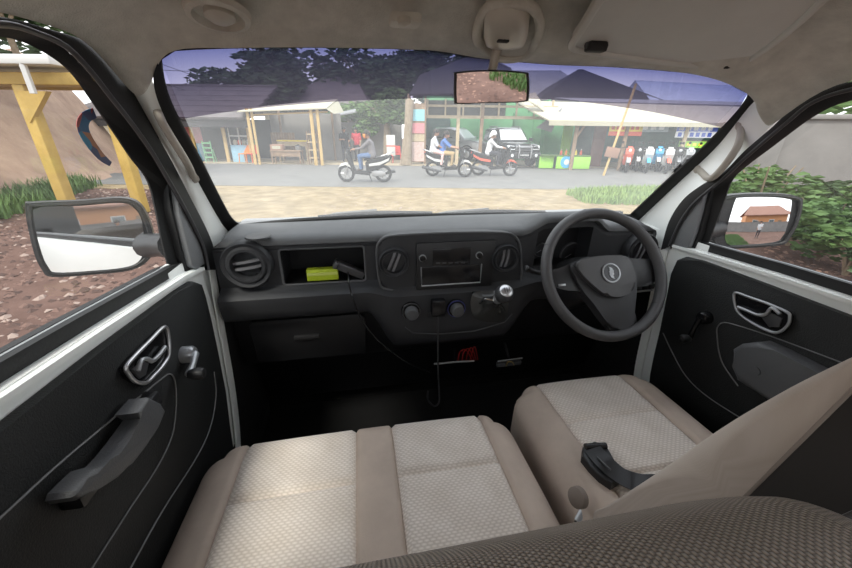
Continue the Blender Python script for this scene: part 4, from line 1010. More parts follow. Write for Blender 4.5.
tr_('pale green tree seen over the hut side wall', 352, 100, 24, 22, 'leaf_mid', 1500, .18)
tr_('sparse tree beyond the blue-grey roof', 742, 88, 34, 26, 'leaf_mid', 1500, .3)

# ------------------------------------------------------------------ shops
def X_(px, py, D): return Q(px, py, D).x
def Z_(px, py, D): return Q(px, py, D).z
def lb(name, x0, x1, y0, y1, z0, z1, m, t, r=.0): return lbox(name, x0, x1, y0, y1, z0, z1, m, t, r)
def bar(name, a, b, w, m, t, flat=1.): return tube(name, [a, b], w, m, t, 6, flat=flat)
def slope_roof(name, corners, th, m, t):
    return prism(name, [Vector(c) for c in corners], (0, 0, th), m, t)
# --- shop with old tiled roof
D = 19.2; x0, x1 = X_(150, 150, D), X_(256, 150, D); zt = Z_(210, 118, D)
t = sthing('tiled_roof_shop', 'low shop with old dark tiled roof, blue panels and timber posts', 'shop', x0, D)
o = Vector((x0, D, 0)); wdt = x1-x0
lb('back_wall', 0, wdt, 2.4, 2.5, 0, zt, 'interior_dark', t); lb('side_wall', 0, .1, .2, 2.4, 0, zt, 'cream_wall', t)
zr = Z_(190, 87, D+2.5)
for k in range(6):
    f0, f1 = k/6, (k+1)/6
    ya, yb = -.9+f0*3.9, -.9+f1*3.9; za, zb = zt-.1+f0*(zr-zt+.1), zt-.1+f1*(zr-zt+.1)
    rf = prism('tile_row', [(-2.5, ya, za), (wdt+.3, ya, za+.02), (wdt+.4, yb, zb), (-2.5, yb, zb)], (0, -.03, .10), 'tile_roof', t)
bar('ridge_cap', (-2.5, 3.0, zr+.1), (wdt+.4, 3.0, zr+.1), .10, 'tile_roof', t)
lb('eave_shade_strip', -2.5, wdt+.3, -.85, -.80, zt-.42, zt-.06, 'roof_black', t); bar('eave_beam', (-.3, -.5, zt-.15), (wdt+.3, -.5, zt-.15), .08, 'old_wood', t)  # black strip below the tiles stands in for the eave's shadow
for px in (199, 230, 254): bar('post', (X_(px, 150, D)-x0, -.3, 0), (X_(px, 150, D)-x0, -.3, zt-.1), .085, 'bamboo', t)
# blue panels and glazed counter
a = X_(233, 150, D)-x0; b = X_(252, 150, D)-x0
lb('counter_panel', a, b, -.2, .3, .02, .85, 'shop_blue', t, .02); lb('glass_case_frame', a, b, -.15, -.10, 1.25, 1.30, 'white_plain', t)
lb('glass_case_frame', a, b, -.15, -.10, 1.75, 1.80, 'white_plain', t); lb('case_back', a, b, .25, .3, .85, 2.1, 'interior_dark', t)
for k in range(3): lb('case_mullion', a+(b-a)*k/2-.02, a+(b-a)*k/2+.02, -.15, -.1, .85, 2.1, 'white_plain', t)
for k in range(5): lathe('jar', [(.09, 0), (.10, .05), (.10, .18), (.05, .24), (0, .25)], (a+.15+k*.22, .08, .86), (0, 0, 1), ['cream_wall', 'banner_red', 'canvas', 'lens_plastic', 'shop_green'][k], t, 10)
a2 = X_(186, 150, D)-x0; b2 = X_(201, 150, D)-x0
lb('counter_panel', a2, b2, -.2, .3, .02, .9, 'shop_blue', t, .02); lb('shelf_back', a2-1, b2, .3, .35, .9, 2.0, 'poster_b', t)
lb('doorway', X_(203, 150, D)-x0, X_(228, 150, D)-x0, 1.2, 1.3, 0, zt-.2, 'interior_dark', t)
lb('fascia_board', a, b+.1, -.4, -.34, 2.15, zt-.12, 'shop_blue', t)
def pchair(label, px, D_, m, n=1):
    x = X_(px, 160, D_); c = sthing('plastic_chair', label, 'chair', x, D_, rz=R(rnd.uniform(-30, 30)), z=.05)
    lb('seat', -.22, .22, -.22, .22, .40, .44, m, c, .015)
    prism('backrest', [(-.20, .20, .44), (.20, .20, .44), (.18, .26, .82), (-.18, .26, .82)], (0, .03, 0), m, c, .01)
    for sx_ in (-.19, .19):
        for sy_ in (-.19, .19): bar('leg', (sx_, sy_, .42), (sx_*1.15, sy_*1.15, 0), .022, m, c)
    return c
pchair('orange plastic chair beside the blue shop counter', 246, 18.75, 'plastic_orange'); pchair('red plastic chair beside the blue shop counter', 253.5, 18.8, 'plastic_red')
pst = sthing('green_stool', 'green slatted stool by the dark shop doorway', 'stool', X_(211, 160, 18.8), 18.8, z=.05)
for k in range(4): lb('slat', -.2, .2, -.12, -.08, .2+k*.22, .27+k*.22, 'shop_green', pst)
for s in (-.2, .2): bar('leg', (s, -.1, 0), (s, -.1, 1.0), .025, 'shop_green', pst); bar('leg', (s, .15, 0), (s, .0, .6), .025, 'shop_green', pst)
# --- hut with white canopy
D = 18.9; x0, x1 = X_(258, 150, D), X_(334, 150, D); w_ = x1-x0
t = sthing('canopy_hut', 'open bamboo hut with sloping white canvas canopy', 'hut', x0, D)
zl = Z_(258, 112, D); zr_ = Z_(334, 110, D)
prism('canopy', [(-.25, -.9, zl-.05), (w_+.05, -.9, zr_), (w_+.1, 1.2, zr_+.50), (-.7, 1.4, zl+.22)], (0, 0, .05), 'canvas', t)
prism('canopy_flap', [(w_+.05, -.9, zr_), (w_+.1, 1.2, zr_+.50), (w_+.40, 1.0, zr_-.02), (w_+.28, -.6, zr_-.16)], (.02, 0, -.03), 'canvas', t)
for px, r_ in ((260, .06), (264, .05), (319, .07), (325, .06)): bar('post', (X_(px, 150, D)-x0, -.7, 0), (X_(px, 150, D)-x0, -.7, zr_), r_*1.2, 'bamboo', t)
for px in (270, 326): bar('post', (X_(px, 150, D)-x0, 1.8, 0), (X_(px, 150, D)-x0, 1.8, zr_+.3), .06, 'old_wood', t)
lb('back_wall', 0, w_, 2.0, 2.08, 0, 2.4, 'cement', t)
for k in range(9): lb('plank', .25+k*.14, .37+k*.14, 1.2, 1.23, .5, 1.45, 'old_wood', t)
bar('rail', (.2, -.6, zl-.15), (w_, -.6, zr_-.1), .04, 'bamboo', t)
def bench(name, label, cat, px0, px1, D_, h, m, legs='old_wood', dep=.5):
    a = X_(px0, 160, D_); b = X_(px1, 160, D_); c = sthing(name, label, cat, (a+b)/2, D_, z=.05); L_ = (b-a)/2
    lb('top', -L_, L_, -dep/2, dep/2, h-.06, h, m, c, .01); lb('apron', -L_+.05, L_-.05, -dep/2+.03, -dep/2+.06, h-.28, h-.06, legs, c)
    for s in (-1, 1):
        for q_ in (-1, 1): lb('leg', s*(L_-.06)-.03, s*(L_-.06)+.03, q_*(dep/2-.05)-.03, q_*(dep/2-.05)+.03, 0, h-.05, legs, c)
    return c
bench('low_table', 'low brown plank table in front of the canopy hut', 'table', 273, 303, 18.5, .62, 'old_wood')
bench('sales_table', 'yellow-topped table under the hut canopy', 'table', 281, 310, 19.6, 1.05, 'banner_yellow', 'pale_wood')
p = Q(278, 150, 18.5)
cb_ = sthing('cardboard_box', 'pale carton on the low plank table', 'box', p.x, 18.5, z=.67); lb('carton', -.3, .3, -.18, .18, 0, .26, 'leaf_dry', cb_, .01); lb('label_panel', -.2, .2, -.185, -.18, .06, .2, 'canvas', cb_)
p = Q(298, 148, 18.5); pot = sthing('cooking_pot', 'small dark cooking pot on the low plank table', 'pot', p.x, 18.5, z=.67)
lathe('bowl', [(.10, 0), (.14, .06), (.14, .18), (.145, .20), (.12, .19)], (0, 0, 0), (0, 0, 1), 'alloy', pot, 14); lathe('lid', [(.14, .20), (.08, .25), (0, .27)], (0, 0, 0), (0, 0, 1), 'tyre', pot, 14)
a = X_(309, 150, 18.6); b = X_(320, 150, 18.6)
sh = sthing('wooden_rack', 'wooden shelf rack standing beside the hut post', 'rack', (a+b)/2, 18.6, z=.05); L_ = (b-a)/2
for k in range(4): lb('shelf', -L_, L_, -.2, .2, .25+k*.36, .30+k*.36, 'pale_wood', sh)
for s in (-1, 1):
    for q_ in (-.18, .18): bar('upright', (s*L_, q_, 0), (s*L_*.9, q_, 1.5), .03, 'old_wood', sh)
# --- wall and lean-to between hut and workshop
D = 22; x0, x1 = X_(334, 150, D), X_(402, 150, D)
t = sthing('grey_lean_to', 'grey rendered wall with a sloping zinc lean-to roof', 'shed', x0, D)
lb('wall', 0, x1-x0, 0, .15, 0, 2.0, 'cement', t); prism('roof', [(-.2, -.8, 2.15), (2.3, -.8, 2.6), (2.3, 1.0, 2.9), (-.2, 1.0, 2.4)], (0, 0, .06), 'zinc', t)
# --- trunk with posters
D = 18.9; p = Q(412, 150, D)
t = sthing('poster_board', 'tall narrow board plastered with faded posters on a post', 'notice board', X_(417, 150, D), D, z=.05)
h_ = Z_(417, 95, D); lb('board', -.42, .42, 0, .06, .1, h_-.4, 'old_wood', t)
for z0_, z1_, m in ((2.0, 2.5, 'poster_a'), (1.45, 1.9, 'poster_b'), (.15, 1.05, 'poster_c'), (1.08, 1.4, 'pale_wood')): lb('poster', -.36, .36, -.015, 0, z0_, z1_, m, t)
bar('post', (-.38, .1, 0), (-.38, .1, h_), .09, 'pale_wood', t); bar('post', (.4, .1, 0), (.4, .1, h_), .06, 'old_wood', t)
t = sthing('tree_stump', 'thick pale tree trunk standing beside the poster board', 'trunk', X_(406, 150, 18.7), 18.7, z=.05)
tk = smoothline([(.0, 0, 0), (.05, 0, .8), (.12, 0, 1.7), (.16, .03, 2.3), (.2, .05, 2.9)], 4); tube('trunk', tk, [.30-.012*i if i < 6 else .20 for i in range(len(tk))], 'bark', t, 12); tube('root', [(-.3, -.1, 0), (0, 0, .35)], [.06, .16], 'bark', t, 8)
rc_ = pchair('red plastic chair standing by the leafy tree and lean-to', 397, 19.8, 'plastic_red')
sb_ = sthing('white_sign', 'small white board standing near the red chair', 'sign', X_(391, 150, 19.5), 19.5, z=.05); lb('panel', -.22, .22, 0, .03, .35, 1.35, 'white_plain', sb_, .01); bar('stake', (0, .03, 0), (0, .03, .5), .03, 'old_wood', sb_); lb('red_edge', -.22, .22, -.01, 0, .8, .86, 'banner_red', sb_)
# --- workshop with open beam front
D = 19.6; x0, x1 = X_(422, 150, D), X_(552, 150, D); w_ = x1-x0
t = sthing('workshop', 'open-fronted workshop with timber beam frame and dark green inside', 'workshop', x0, D)
zb1, zb2 = Z_(460, 117, D), Z_(460, 106, D)
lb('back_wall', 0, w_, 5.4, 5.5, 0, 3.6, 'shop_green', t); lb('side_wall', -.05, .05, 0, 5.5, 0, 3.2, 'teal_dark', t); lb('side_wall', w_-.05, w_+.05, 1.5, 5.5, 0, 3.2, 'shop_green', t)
lb('beam', 0, w_, -.06, .06, zb1-.07, zb1+.07, 'pale_wood', t); lb('beam', 0, w_, -.06, .06, zb2-.05, zb2+.05, 'pale_wood', t)
for k in range(8): xx = w_*(k+.3)/7.6; lb('strut', xx-.04, xx+.04, -.05, .05, zb1, zb2+.3, 'pale_wood', t)
for px in (457, 480): lb('post', X_(px, 150, D)-x0-.08, X_(px, 150, D)-x0+.08, -.08, .08, 0, zb2+.3, 'old_wood' if px > 470 else 'pale_wood', t)
lb('grille_panel', 0, w_*.62, .1, .14, zb1, zb2+.25, 'interior_dark', t)
lb('partition', X_(424, 150, D)-x0, X_(455, 150, D)-x0, 5.2, 5.3, 0, 2.4, 'teal_dark', t); lb('partition', X_(522, 150, D)-x0, w_, 2.8, 2.9, 0, 2.6, 'shop_green', t)
zr1 = Z_(480, 98, D); zr2 = Z_(430, 72, D+3)
prism('roof', [(-.6, -.8, zb2+.35), (w_*.72, -.8, zb2+.5), (w_*.72, 3.2, zr2+.2), (w_*.45, 3.2, zr2+.9), (-.2, 3.2, zr2-.2)], (0, 0, .08), 'roof_black', t)
prism('awning_sheet', [(w_*.68, -.9, zb2+.35), (w_*.80, -1.2, zb2-.05), (w_*.90, -.9, zb1+.05), (w_*.80, -.5, zb2+.55)], (0, .0, .05), 'canvas', t)
prism('hanging_sheet', [(w_*.82, -.9, zb1-.45), (w_*.93, -.9, zb1+.10), (w_*.985, -1.0, zb2-.05), (w_*.93, -1.0, zb1-.65)], (0, .05, 0), 'zinc', t)
# --- green shop with wide pale canopy
D = 18.6; x0 = X_(548, 150, D); x1 = X_(690, 150, D); w_ = x1-x0
t = sthing('green_shop', 'green-walled shop under a long pale sheet canopy', 'shop', x0, D)
zc = Z_(570, 122, D-.9)
lb('back_wall', 0, w_*.42, 3.2, 3.3, 0, 3.0, 'shop_green', t); lb('back_wall', w_*.42, w_+5, 3.4, 3.5, 0, 3.0, 'teal_dark', t)
prism('canopy', [(-.6, -1.5, zc), (w_+6, -1.5, zc-.15), (w_+6, 2.2, zc+.80), (-1.5, 2.2, zc+1.0)], (0, 0, .06), 'canvas', t)
lb('canopy_edge', -.6, w_+6, -1.56, -1.5, zc-.16, zc+.02, 'canvas', t)
for px, m in ((564, 'old_wood'), (610, 'old_wood'), (665, 'pale_wood'), (697, 'old_wood')): bar('post', (X_(px, 150, D)-x0, -1.2, 0), (X_(px, 150, D)-x0, -1.2, zc+.05), .09, m, t)
bar('brace', (X_(564, 150, D)-x0, -1.2, zc-.7), (X_(572, 150, D)-x0, -1.2, zc), .05, 'old_wood', t)
for px in (577, 590): lb('door_leaf', X_(px, 150, D)-x0-.25, X_(px, 150, D)-x0+.25, 1.6, 1.66, 0, 2.3, 'lime_green' if px < 580 else 'teal_dark', t)
lb('brown_shutter', X_(594, 150, D)-x0, X_(606, 150, D)-x0, .3, .36, 0, 1.9, mat('rust_brown', (.20, .09, .07), .8, var=.2), t)
prism('upper_roof', [(w_*.30, 2.4, zc+1.0), (w_+9, 2.4, zc+.85), (w_+9, 5.5, zc+1.25), (w_*.25, 5.5, zc+1.4)], (0, 0, .08), 'zinc', t)
# counter with round blue emblem
D = 17.9; a = X_(538, 160, D); b = X_(587, 160, D)
t = sthing('green_counter', 'bright green counter with a round blue emblem on its front', 'counter', (a+b)/2, D, z=.05); L_ = (b-a)/2; hz_ = Z_(560, 157, D)
lb('front_panel', -L_*.35, L_, -.4, -.34, 0, hz_, 'lime_green', t, .01); lb('side_panel', -L_, -L_*.42, -.25, -.19, 0, hz_, 'lime_green', t, .01); lb('top', -L_, L_, -.42, .35, hz_, hz_+.05, 'leaf_mid', t, .01); lb('back_panel', -L_, L_, .28, .33, 0, hz_, 'shop_green', t)
lathe('emblem', [(.28, 0), (.27, .012), (0, .014)], (L_*.05, -.40, hz_*.55), (0, -1, 0), 'emblem_blue', t, 24); lathe('emblem_mark', [(.13, .016), (.08, .02), (0, .02)], (L_*.05, -.40, hz_*.55), (0, -1, 0), 'white_plain', t, 8)
for k in range(5):
    j = sthing('sauce_bottle', ['red sauce bottle on the green counter nearest its emblem end', 'orange sauce bottle on the green counter', 'dark green bottle on the green counter', 'yellow sauce bottle on the green counter', 'red sauce bottle at the shop end of the green counter'][k], 'bottle', (a+b)/2+L_*(-.1+.2*k), D, z=.05+hz_+.05, group='bottles on the green counter')
    lathe('body', [(.05, 0), (.055, .02), (.055, .14), (.02, .2), (.02, .23)], (0, 0, 0), (0, 0, 1), ['banner_red', 'plastic_orange', 'shop_green', 'banner_yellow', 'banner_red'][k], j, 10); lathe('cap', [(.022, .23), (.022, .26), (0, .265)], (0, 0, 0), (0, 0, 1), 'white_plain', j, 8)
# banners
def banner(label, px0, py0, px1, py1, D_, m, strips):
    a = Q(px0, py0, D_); b = Q(px1, py1, D_); c = sthing('shop_banner', label, 'banner', (a.x+b.x)/2, D_, z=b.z, group='shop banners'); L_ = (b.x-a.x)/2; h_ = a.z-b.z
    lb('cloth', -L_, L_, 0, .03, 0, h_, m, c)
    for fx0, fx1, fz0, fz1, mm in strips: lb('print', -L_+2*L_*fx0, -L_+2*L_*fx1, -.012, 0, h_*fz0, h_*fz1, mm, c)
    bar('pole', (-L_, .02, h_), (L_, .02, h_), .025, 'old_wood', c)
    return c
import itertools
marks = lambda n, z0_, z1_, mm: [(.06+.88*k/n, .06+.88*(k+.62)/n, z0_, z1_, mm) for k in range(n)]
banner('yellow and red banner hung under the pale canopy', 611, 122, 641, 136, 17.4, 'banner_yellow', [(0, 1, 0, .32, 'banner_red')]+marks(6, .45, .85, 'banner_red'))
banner('grey banner with pale lettering under the pale canopy', 642, 124, 668, 132, 17.4, mat('banner_grey', (.25, .30, .32), .6), marks(3, .3, .75, 'banner_white'))
banner('blue and white banner at the far end of the pale canopy', 678, 125, 715, 138, 17.4, 'banner_white', [(0, 1, .5, 1, 'banner_blue')]+marks(6, .08, .42, 'banner_blue')+marks(5, .58, .92, 'banner_white'))
banner('lime green banner below the blue and white one', 680, 141, 705, 148, 17.5, 'lime_green', marks(4, .3, .7, 'banner_yellow'))
# leaning bamboo pole with a carton tag
t = sthing('leaning_pole', 'long bamboo pole leaning over the roadside with a carton tag', 'pole', X_(604, 173, 15.2), 15.2, z=.012)
p1 = Q(636, 84, 15.2); bx_ = X_(604, 173, 15.2); zz_ = p1.z
bar('pole', (0, 0, 0), (p1.x-bx_, 0, zz_), .045, 'bamboo', t)
f_ = .27; box('carton_tag', ((p1.x-bx_)*f_, -.06, zz_*f_), (.55, .04, .38), 'leaf_dry', t, r=.01, rot=Matrix.Rotation(R(8), 3, 'Y'))
# big roofs behind
def gable(name, label, px, D_, m, kind='house'):
    """px: roof polygon in the picture at distance D_, given as left eave, ridge a, ridge b, right eave"""
    e0, r0, r1, e1 = [Q(x, y, D_) for x, y in px]; cx_ = (e0.x+e1.x)/2
    t = sthing(name, label, 'building', cx_, D_)
    f = lambda q, dy: Vector((q.x-cx_, dy, q.z))
    lb('wall', e0.x-cx_+.4, e1.x-cx_-.4, .3, 6, 0, min(e0.z, e1.z), 'cream_wall', t)
    prism('front_slope', [f(e0, -.8), f(e1, -.8), f(r1, 3), f(r0, 3)], (0, 0, .12), m, t)
    prism('rear_slope', [f(e0, 6.8), f(e1, 6.8), f(r1, 3), f(r0, 3)], (0, 0, .12), m, t)
    prism('hip_end', [f(e0, -.8), f(e0, 6.8), f(r0, 3)], (0, 0, .12), m, t); prism('hip_end', [f(e1, -.8), f(e1, 6.8), f(r1, 3)], (0, 0, .12), m, t)
    bar('ridge_cap', f(r0, 3), f(r1, 3), .14, m, t)
    return t
gable('dark_roof_house', 'house with tall black pyramid roof behind the green shop', [(528, 108), (597, 64), (603, 64), (668, 108)], 25, 'roof_black')
gable('grey_roof_house', 'house with a wide grey zinc roof behind the workshop', [(470, 100), (520, 66), (575, 66), (600, 102)], 29, 'zinc')
gable('purple_roof_house', 'house with plain dull gable roof behind the canvas hut', [(256, 112), (318, 72), (345, 70), (372, 108)], 26, 'tile_roof')
t = gable('blue_roof_house', 'building with smooth blue-grey metal roof beyond the parked motorbikes', [(652, 116), (662, 76), (770, 82), (790, 124)], 24, 'zinc_blue')
t = gable('far_low_house', 'low tiled building far behind the old tiled shop', [(60, 118), (100, 86), (220, 92), (240, 112)], 27, 'tile_roof')
for k, (pa, pb) in enumerate((((150, 60), (300, 100)), ((160, 70), (330, 62)), ((150, 78), (260, 104)))):
    a = Q(*pa, 21); b = Q(*pb, 23); wv = [st(*(a.lerp(b, i/8))[:2], a.lerp(b, i/8).z-.25*math.sin(math.pi*i/8)) for i in range(9)]
    wo = tube('power_line', wv, .012, 'rubber'); meta(wo, ['thin black power line dropping steeply over the tiled shop roof', 'thin black power line running level above the tiled shop roof', 'lowest thin black power line over the tiled shop roof'][k], 'cable', 'power lines above the shops')

# ------------------------------------------------------------------ scooters
def wheel(t, x, r_, z):
    w_ = tube('wheel', [(x+(r_-.045)*math.cos(2*math.pi*k/28), 0, z+(r_-.045)*math.sin(2*math.pi*k/28)) for k in range(28)], .048, 'tyre', t, 8, True)
    lathe('rim', [(r_-.085, -.03), (r_-.075, 0), (r_-.085, .03)], (x, 0, z), (0, 1, 0), 'alloy', w_, 24, True)
    for k in range(5): a = 2*math.pi*k/5; tube('spoke', [(x, 0, z), (x+(r_-.08)*math.cos(a), 0, z+(r_-.08)*math.sin(a))], .018, 'alloy', w_, 6)
    lathe('brake_disc', [(.075, -.03), (.075, .03)], (x, 0, z), (0, 1, 0), 'alloy', w_, 14)
def sweep(name, pts, half, m, t, r=.03):      # side outline extruded to both sides
    return prism(name, [Vector((x, -half, z)) for x, z in pts], (0, 2*half, 0), m, t, r=r)
def scooter(label, sx, sy, rz, body, accent, z=.012, group='motorbikes', steer=0):
    t = sthing('scooter', label, 'motorbike', sx, sy, rz, group, z)
    wheel(t, .64, .28, .28); wheel(t, -.60, .28, .28)
    sweep('leg_shield', [(.50, 1.0), (.56, .96), (.60, .78), (.50, .60), (.42, .40), (.34, .30), (.28, .30), (.36, .44), (.42, .62), (.44, .84)], .16, body, t, .04)
    sweep('front_fender', [(.38, .40), (.46, .56), (.60, .63), (.76, .60), (.90, .46), (.80, .52), (.64, .565), (.52, .50)], .075, accent, t, .02)
    sweep('floorboard', [(.36, .36), (.34, .28), (-.12, .24), (-.20, .30), (-.10, .36)], .16, 'tyre', t, .02)
    sweep('tail_body', [(-.05, .36), (-.02, .62), (-.10, .72), (-.45, .76), (-.86, .88), (-.92, .84), (-.80, .66), (-.50, .50), (-.25, .36)], .13, body, t, .05)
    sweep('side_stripe', [(-.15, .52), (-.15, .60), (-.55, .66), (-.84, .80), (-.80, .70), (-.50, .56)], .137, accent, t, .01)
    sweep('seat', [(.02, .70), (.0, .76), (-.30, .77), (-.42, .82), (-.74, .87), (-.80, .84), (-.70, .79), (-.42, .74), (-.10, .71)], .125, 'hub_vinyl', t, .03)
    sweep('engine', [(-.25, .40), (-.20, .22), (-.55, .18), (-.68, .26), (-.60, .38)], .09, 'alloy', t, .03)
    tube('exhaust', [(-.25, -.13, .20), (-.5, -.16, .24), (-.98, -.17, .36)], [.03, .05, .06], 'vane', t, 10)
    for s in (-.06, .06): bar('fork', (.50, s, .72), (.64, s, .28), .02, 'alloy', t)
    tube('handlebar', smoothline([(.34, -.34, 1.0), (.42, -.2, 1.04), (.45, 0, 1.03), (.42, .2, 1.04), (.34, .34, 1.0)], 3), .017, 'tyre', t, 8)
    sweep('headlamp_cowl', [(.40, 1.08), (.50, 1.06), (.60, .98), (.56, .93), (.42, .94)], .10, body, t, .03)
    lathe('headlamp', [(.07, 0), (.065, .03), (.03, .045), (0, .047)], (.56, 0, .93), (1, 0, -.1), 'lamp_glass', t, 14)
    for s in (-1, 1):
        bar('mirror_stem', (.40, s*.22, 1.04), (.38, s*.30, 1.22), .008, 'tyre', t); lathe('mirror', [(.055, 0), (.05, .018), (0, .022)], (.38, s*.32, 1.24), (1, 0, 0), 'tyre', t, 12)
    lathe('tail_lamp', [(.05, 0), (.04, .03), (0, .035)], (-.89, 0, .84), (-1, 0, 0), 'plastic_red', t, 10)
    tube('grab_rail', smoothline([(-.55, -.12, .84), (-.9, -.10, .95), (-.98, 0, .96), (-.9, .10, .95), (-.55, .12, .84)], 3), .014, 'alloy', t, 6)
    bar('side_stand', (-.1, -.12, .26), (-.15, -.26, .02), .014, 'tyre', t)
    return t

# ------------------------------------------------------------------ people
def person(label, sx, sy, rz, j, cols, z=0, group=None, head=None, sleeve='skin', hairlen=.0, female=False, hatmat=None):
    """j: joints in local metres, facing +x. One continuous body, hair or helmet as child"""
    t = sthing('person', label, 'person', sx, sy, rz, group, z)
    B = []
    def bone(a, b, r0, r1, tag): B.append((Vector(a), Vector(b), r0, r1, tag))
    pel, che, nec, hd = Vector(j['pelvis']), Vector(j['chest']), Vector(j['neck']), Vector(j['head'])
    mid_ = pel.lerp(che, .5)
    for s in (-1, 1):
        o_ = Vector((0, s, 0))
        bone(pel+o_*.07, mid_+o_*.06, .125, .115, 'shirt'); bone(mid_+o_*.06, che+o_*.08, .115, .12, 'shirt'); bone(che+o_*.08, Vector(j['sh'][s]), .11, .07, 'shirt')
        sh_, el, ha = Vector(j['sh'][s]), Vector(j['el'][s]), Vector(j['ha'][s])
        bone(sh_, el, .062, .048, 'shirt'); bone(el, ha, .044, .030, sleeve)
        d = (ha-el).normalized(); bone(ha, ha+d*.07, .034, .034, 'skin')
        kn, an, to = Vector(j['kn'][s]), Vector(j['an'][s]), Vector(j['to'][s])
        bone(pel+o_*.09, kn, .098, .066, 'pants'); bone(kn, an, .062, .042, 'pants'); bone(an, to, .045, .036, 'shoe')
    bone(che, nec, .09, .055, 'shirt'); bone(nec, hd-Vector((0, 0, .02)), .052, .055, 'skin')
    bone(hd+Vector((-.012, 0, .025)), hd+Vector((.012, 0, .02)), .098, .092, 'skin'); bone(hd+Vector((.03, 0, -.07)), hd+Vector((.05, 0, -.075)), .058, .05, 'skin')
    bone(hd+Vector((.085, 0, -.01)), hd+Vector((.112, 0, -.035)), .014, .018, 'skin')
    for s in (-1, 1): bone(hd+Vector((-.01, s*.09, -.01)), hd+Vector((-.02, s*.10, -.03)), .018, .016, 'skin')
    V = []; Fc = []
    for a, b, r0, r1, tg in B:
        d = b-a; L_ = d.length; n_ = 7; path = []; rr = []
        d = d.normalized() if L_ > 1e-5 else Vector((0, 0, 1))
        for q_ in (-1, -.85, -.5, 0): path.append(a+d*q_*r0); rr.append(max(.004, r0*math.sqrt(max(0, 1-q_*q_))))
        for q_ in (0, .5, .85, 1): path.append(b+d*(q_*r1+.0005)); rr.append(max(.004, r1*math.sqrt(max(0, 1-q_*q_))))
        tubegeo(path, rr, 12, V=V, Fc=Fc)
    me = bpy.data.meshes.new('tmp'); me.from_pydata(V, [], Fc); ob = bpy.data.objects.new('tmp', me); COL.objects.link(ob)
    md = ob.modifiers.new('r', 'REMESH'); md.mode = 'VOXEL'; md.voxel_size = .022; md.use_smooth_shade = True
    ms = ob.modifiers.new('s', 'SMOOTH'); ms.iterations = 3; ms.factor = .5
    dg = bpy.context.evaluated_depsgraph_get(); ev = ob.evaluated_get(dg); m2 = ev.to_mesh()
    V2 = [v.co.copy() for v in m2.vertices]; F2 = [tuple(p.vertices) for p in m2.polygons]; ev.to_mesh_clear(); bpy.data.objects.remove(ob)
    tags = ['skin', 'shirt', 'pants', 'shoe']; fm = []
    for f in F2:
        c = sum((V2[i] for i in f), Vector())/len(f); best = 9; bt = 'skin'
        for a, b, r0, r1, tg in B:
            d = b-a; k = max(0, min(1, (c-a).dot(d)/max(1e-6, d.length_squared))); ds_ = (c-a-d*k).length-(r0+(r1-r0)*k)
            if ds_ < best: best = ds_; bt = tg
        fm.append(tags.index(bt))
    nf = len(F2)
    for s in (-1, 1):      # five fingers closing on what the hand holds
        el, ha = Vector(j['el'][s]), Vector(j['ha'][s]); d = (ha-el).normalized(); sd_ = d.cross(Vector((0, 0, 1))).normalized(); dn = sd_.cross(d).normalized()
        for k in range(4):
            o_ = sd_*(k-1.5)*.018; ln = (.07, .08, .076, .06)[k]
            tubegeo([ha+d*.075+o_, ha+d*(.075+ln*.5)+o_, ha+d*(.075+ln*.7)+o_-dn*ln*.45, ha+d*(.075+ln*.4)+o_-dn*ln*.7], [.010, .010, .009, .007], 6, V=V2, Fc=F2)
        tubegeo([ha+d*.03+sd_*.03*s, ha+d*.06+sd_*.05*s-dn*.015, ha+d*.09+sd_*.045*s-dn*.03], [.012, .011, .008], 6, V=V2, Fc=F2)
    fm += [0]*(len(F2)-nf)
    mk('body', V2, F2, ['skin', cols[0], cols[1], cols[2]], t, 180, faces_mat=fm)
    # eyes, mouth
    for s in (-1, 1): lathe('eye', [(.013, 0), (.010, .006), (0, .008)], hd+Vector((.088, s*.034, .012)), (1, s*.25, 0), 'tyre', t, 8)
    tube('mouth', [hd+Vector((.096, -.025, -.075)), hd+Vector((.104, 0, -.078)), hd+Vector((.096, .025, -.075))], .006, 'banner_red', t, 5)
    def cap(sc, lo, m, nm, th=.0):
        rows_ = []
        for i in range(8):
            ph = math.pi/2*i/7*1.15
            rows_.append([hd+Vector((-.012, 0, .02))+Vector((math.cos(2*math.pi*k/20)*sc*math.sin(ph)*1.04, math.sin(2*math.pi*k/20)*sc*math.sin(ph)*.96, sc*math.cos(ph)*1.05 - (lo*max(0, -math.cos(2*math.pi*k/20))*math.sin(ph)**2))) for k in range(20)])
        return loft(nm, rows_, m, t, close=True, smooth=80)
    if head == 'helmet':
        h_ = cap(.138, .10, hatmat or 'white_plain', 'helmet'); prism('visor', [hd+Vector((.10, s*.10, .05-.03*abs(s))) for s in (-1, -.5, 0, .5, 1)]+[hd+Vector((.125, s*.09, -.02)) for s in (1, 0, -1)], (.012, 0, 0), 'car_glass', t)
        tube('chin_strap', [hd+Vector((0, -.11, -.02)), hd+Vector((.03, 0, -.135)), hd+Vector((0, .11, -.02))], .008, 'tyre', t, 5)
    elif head == 'cap':
        cap(.112, .05, hatmat or 'orange_cloth', 'cap'); prism('peak', [hd+Vector((.08, s*.075, .045)) for s in (-1, 1)]+[hd+Vector((.18, s*.05, .03)) for s in (1, -1)], (0, 0, .012), hatmat or 'orange_cloth', t)
    else:
        cap(.113, .08, 'hair', 'hair')
        if head == 'mask':
            rows_ = [[hd+Vector((.02+rx_*math.cos(a_), ry_*math.sin(a_), zz_)) for a_ in [R(-80+160*i/10) for i in range(11)]] for zz_, rx_, ry_ in ((.0, .105, .104), (-.04, .112, .10), (-.09, .10, .09), (-.135, .075, .07))]
            loft('face_mask', rows_, 'orange_cloth', t, thick=.006)
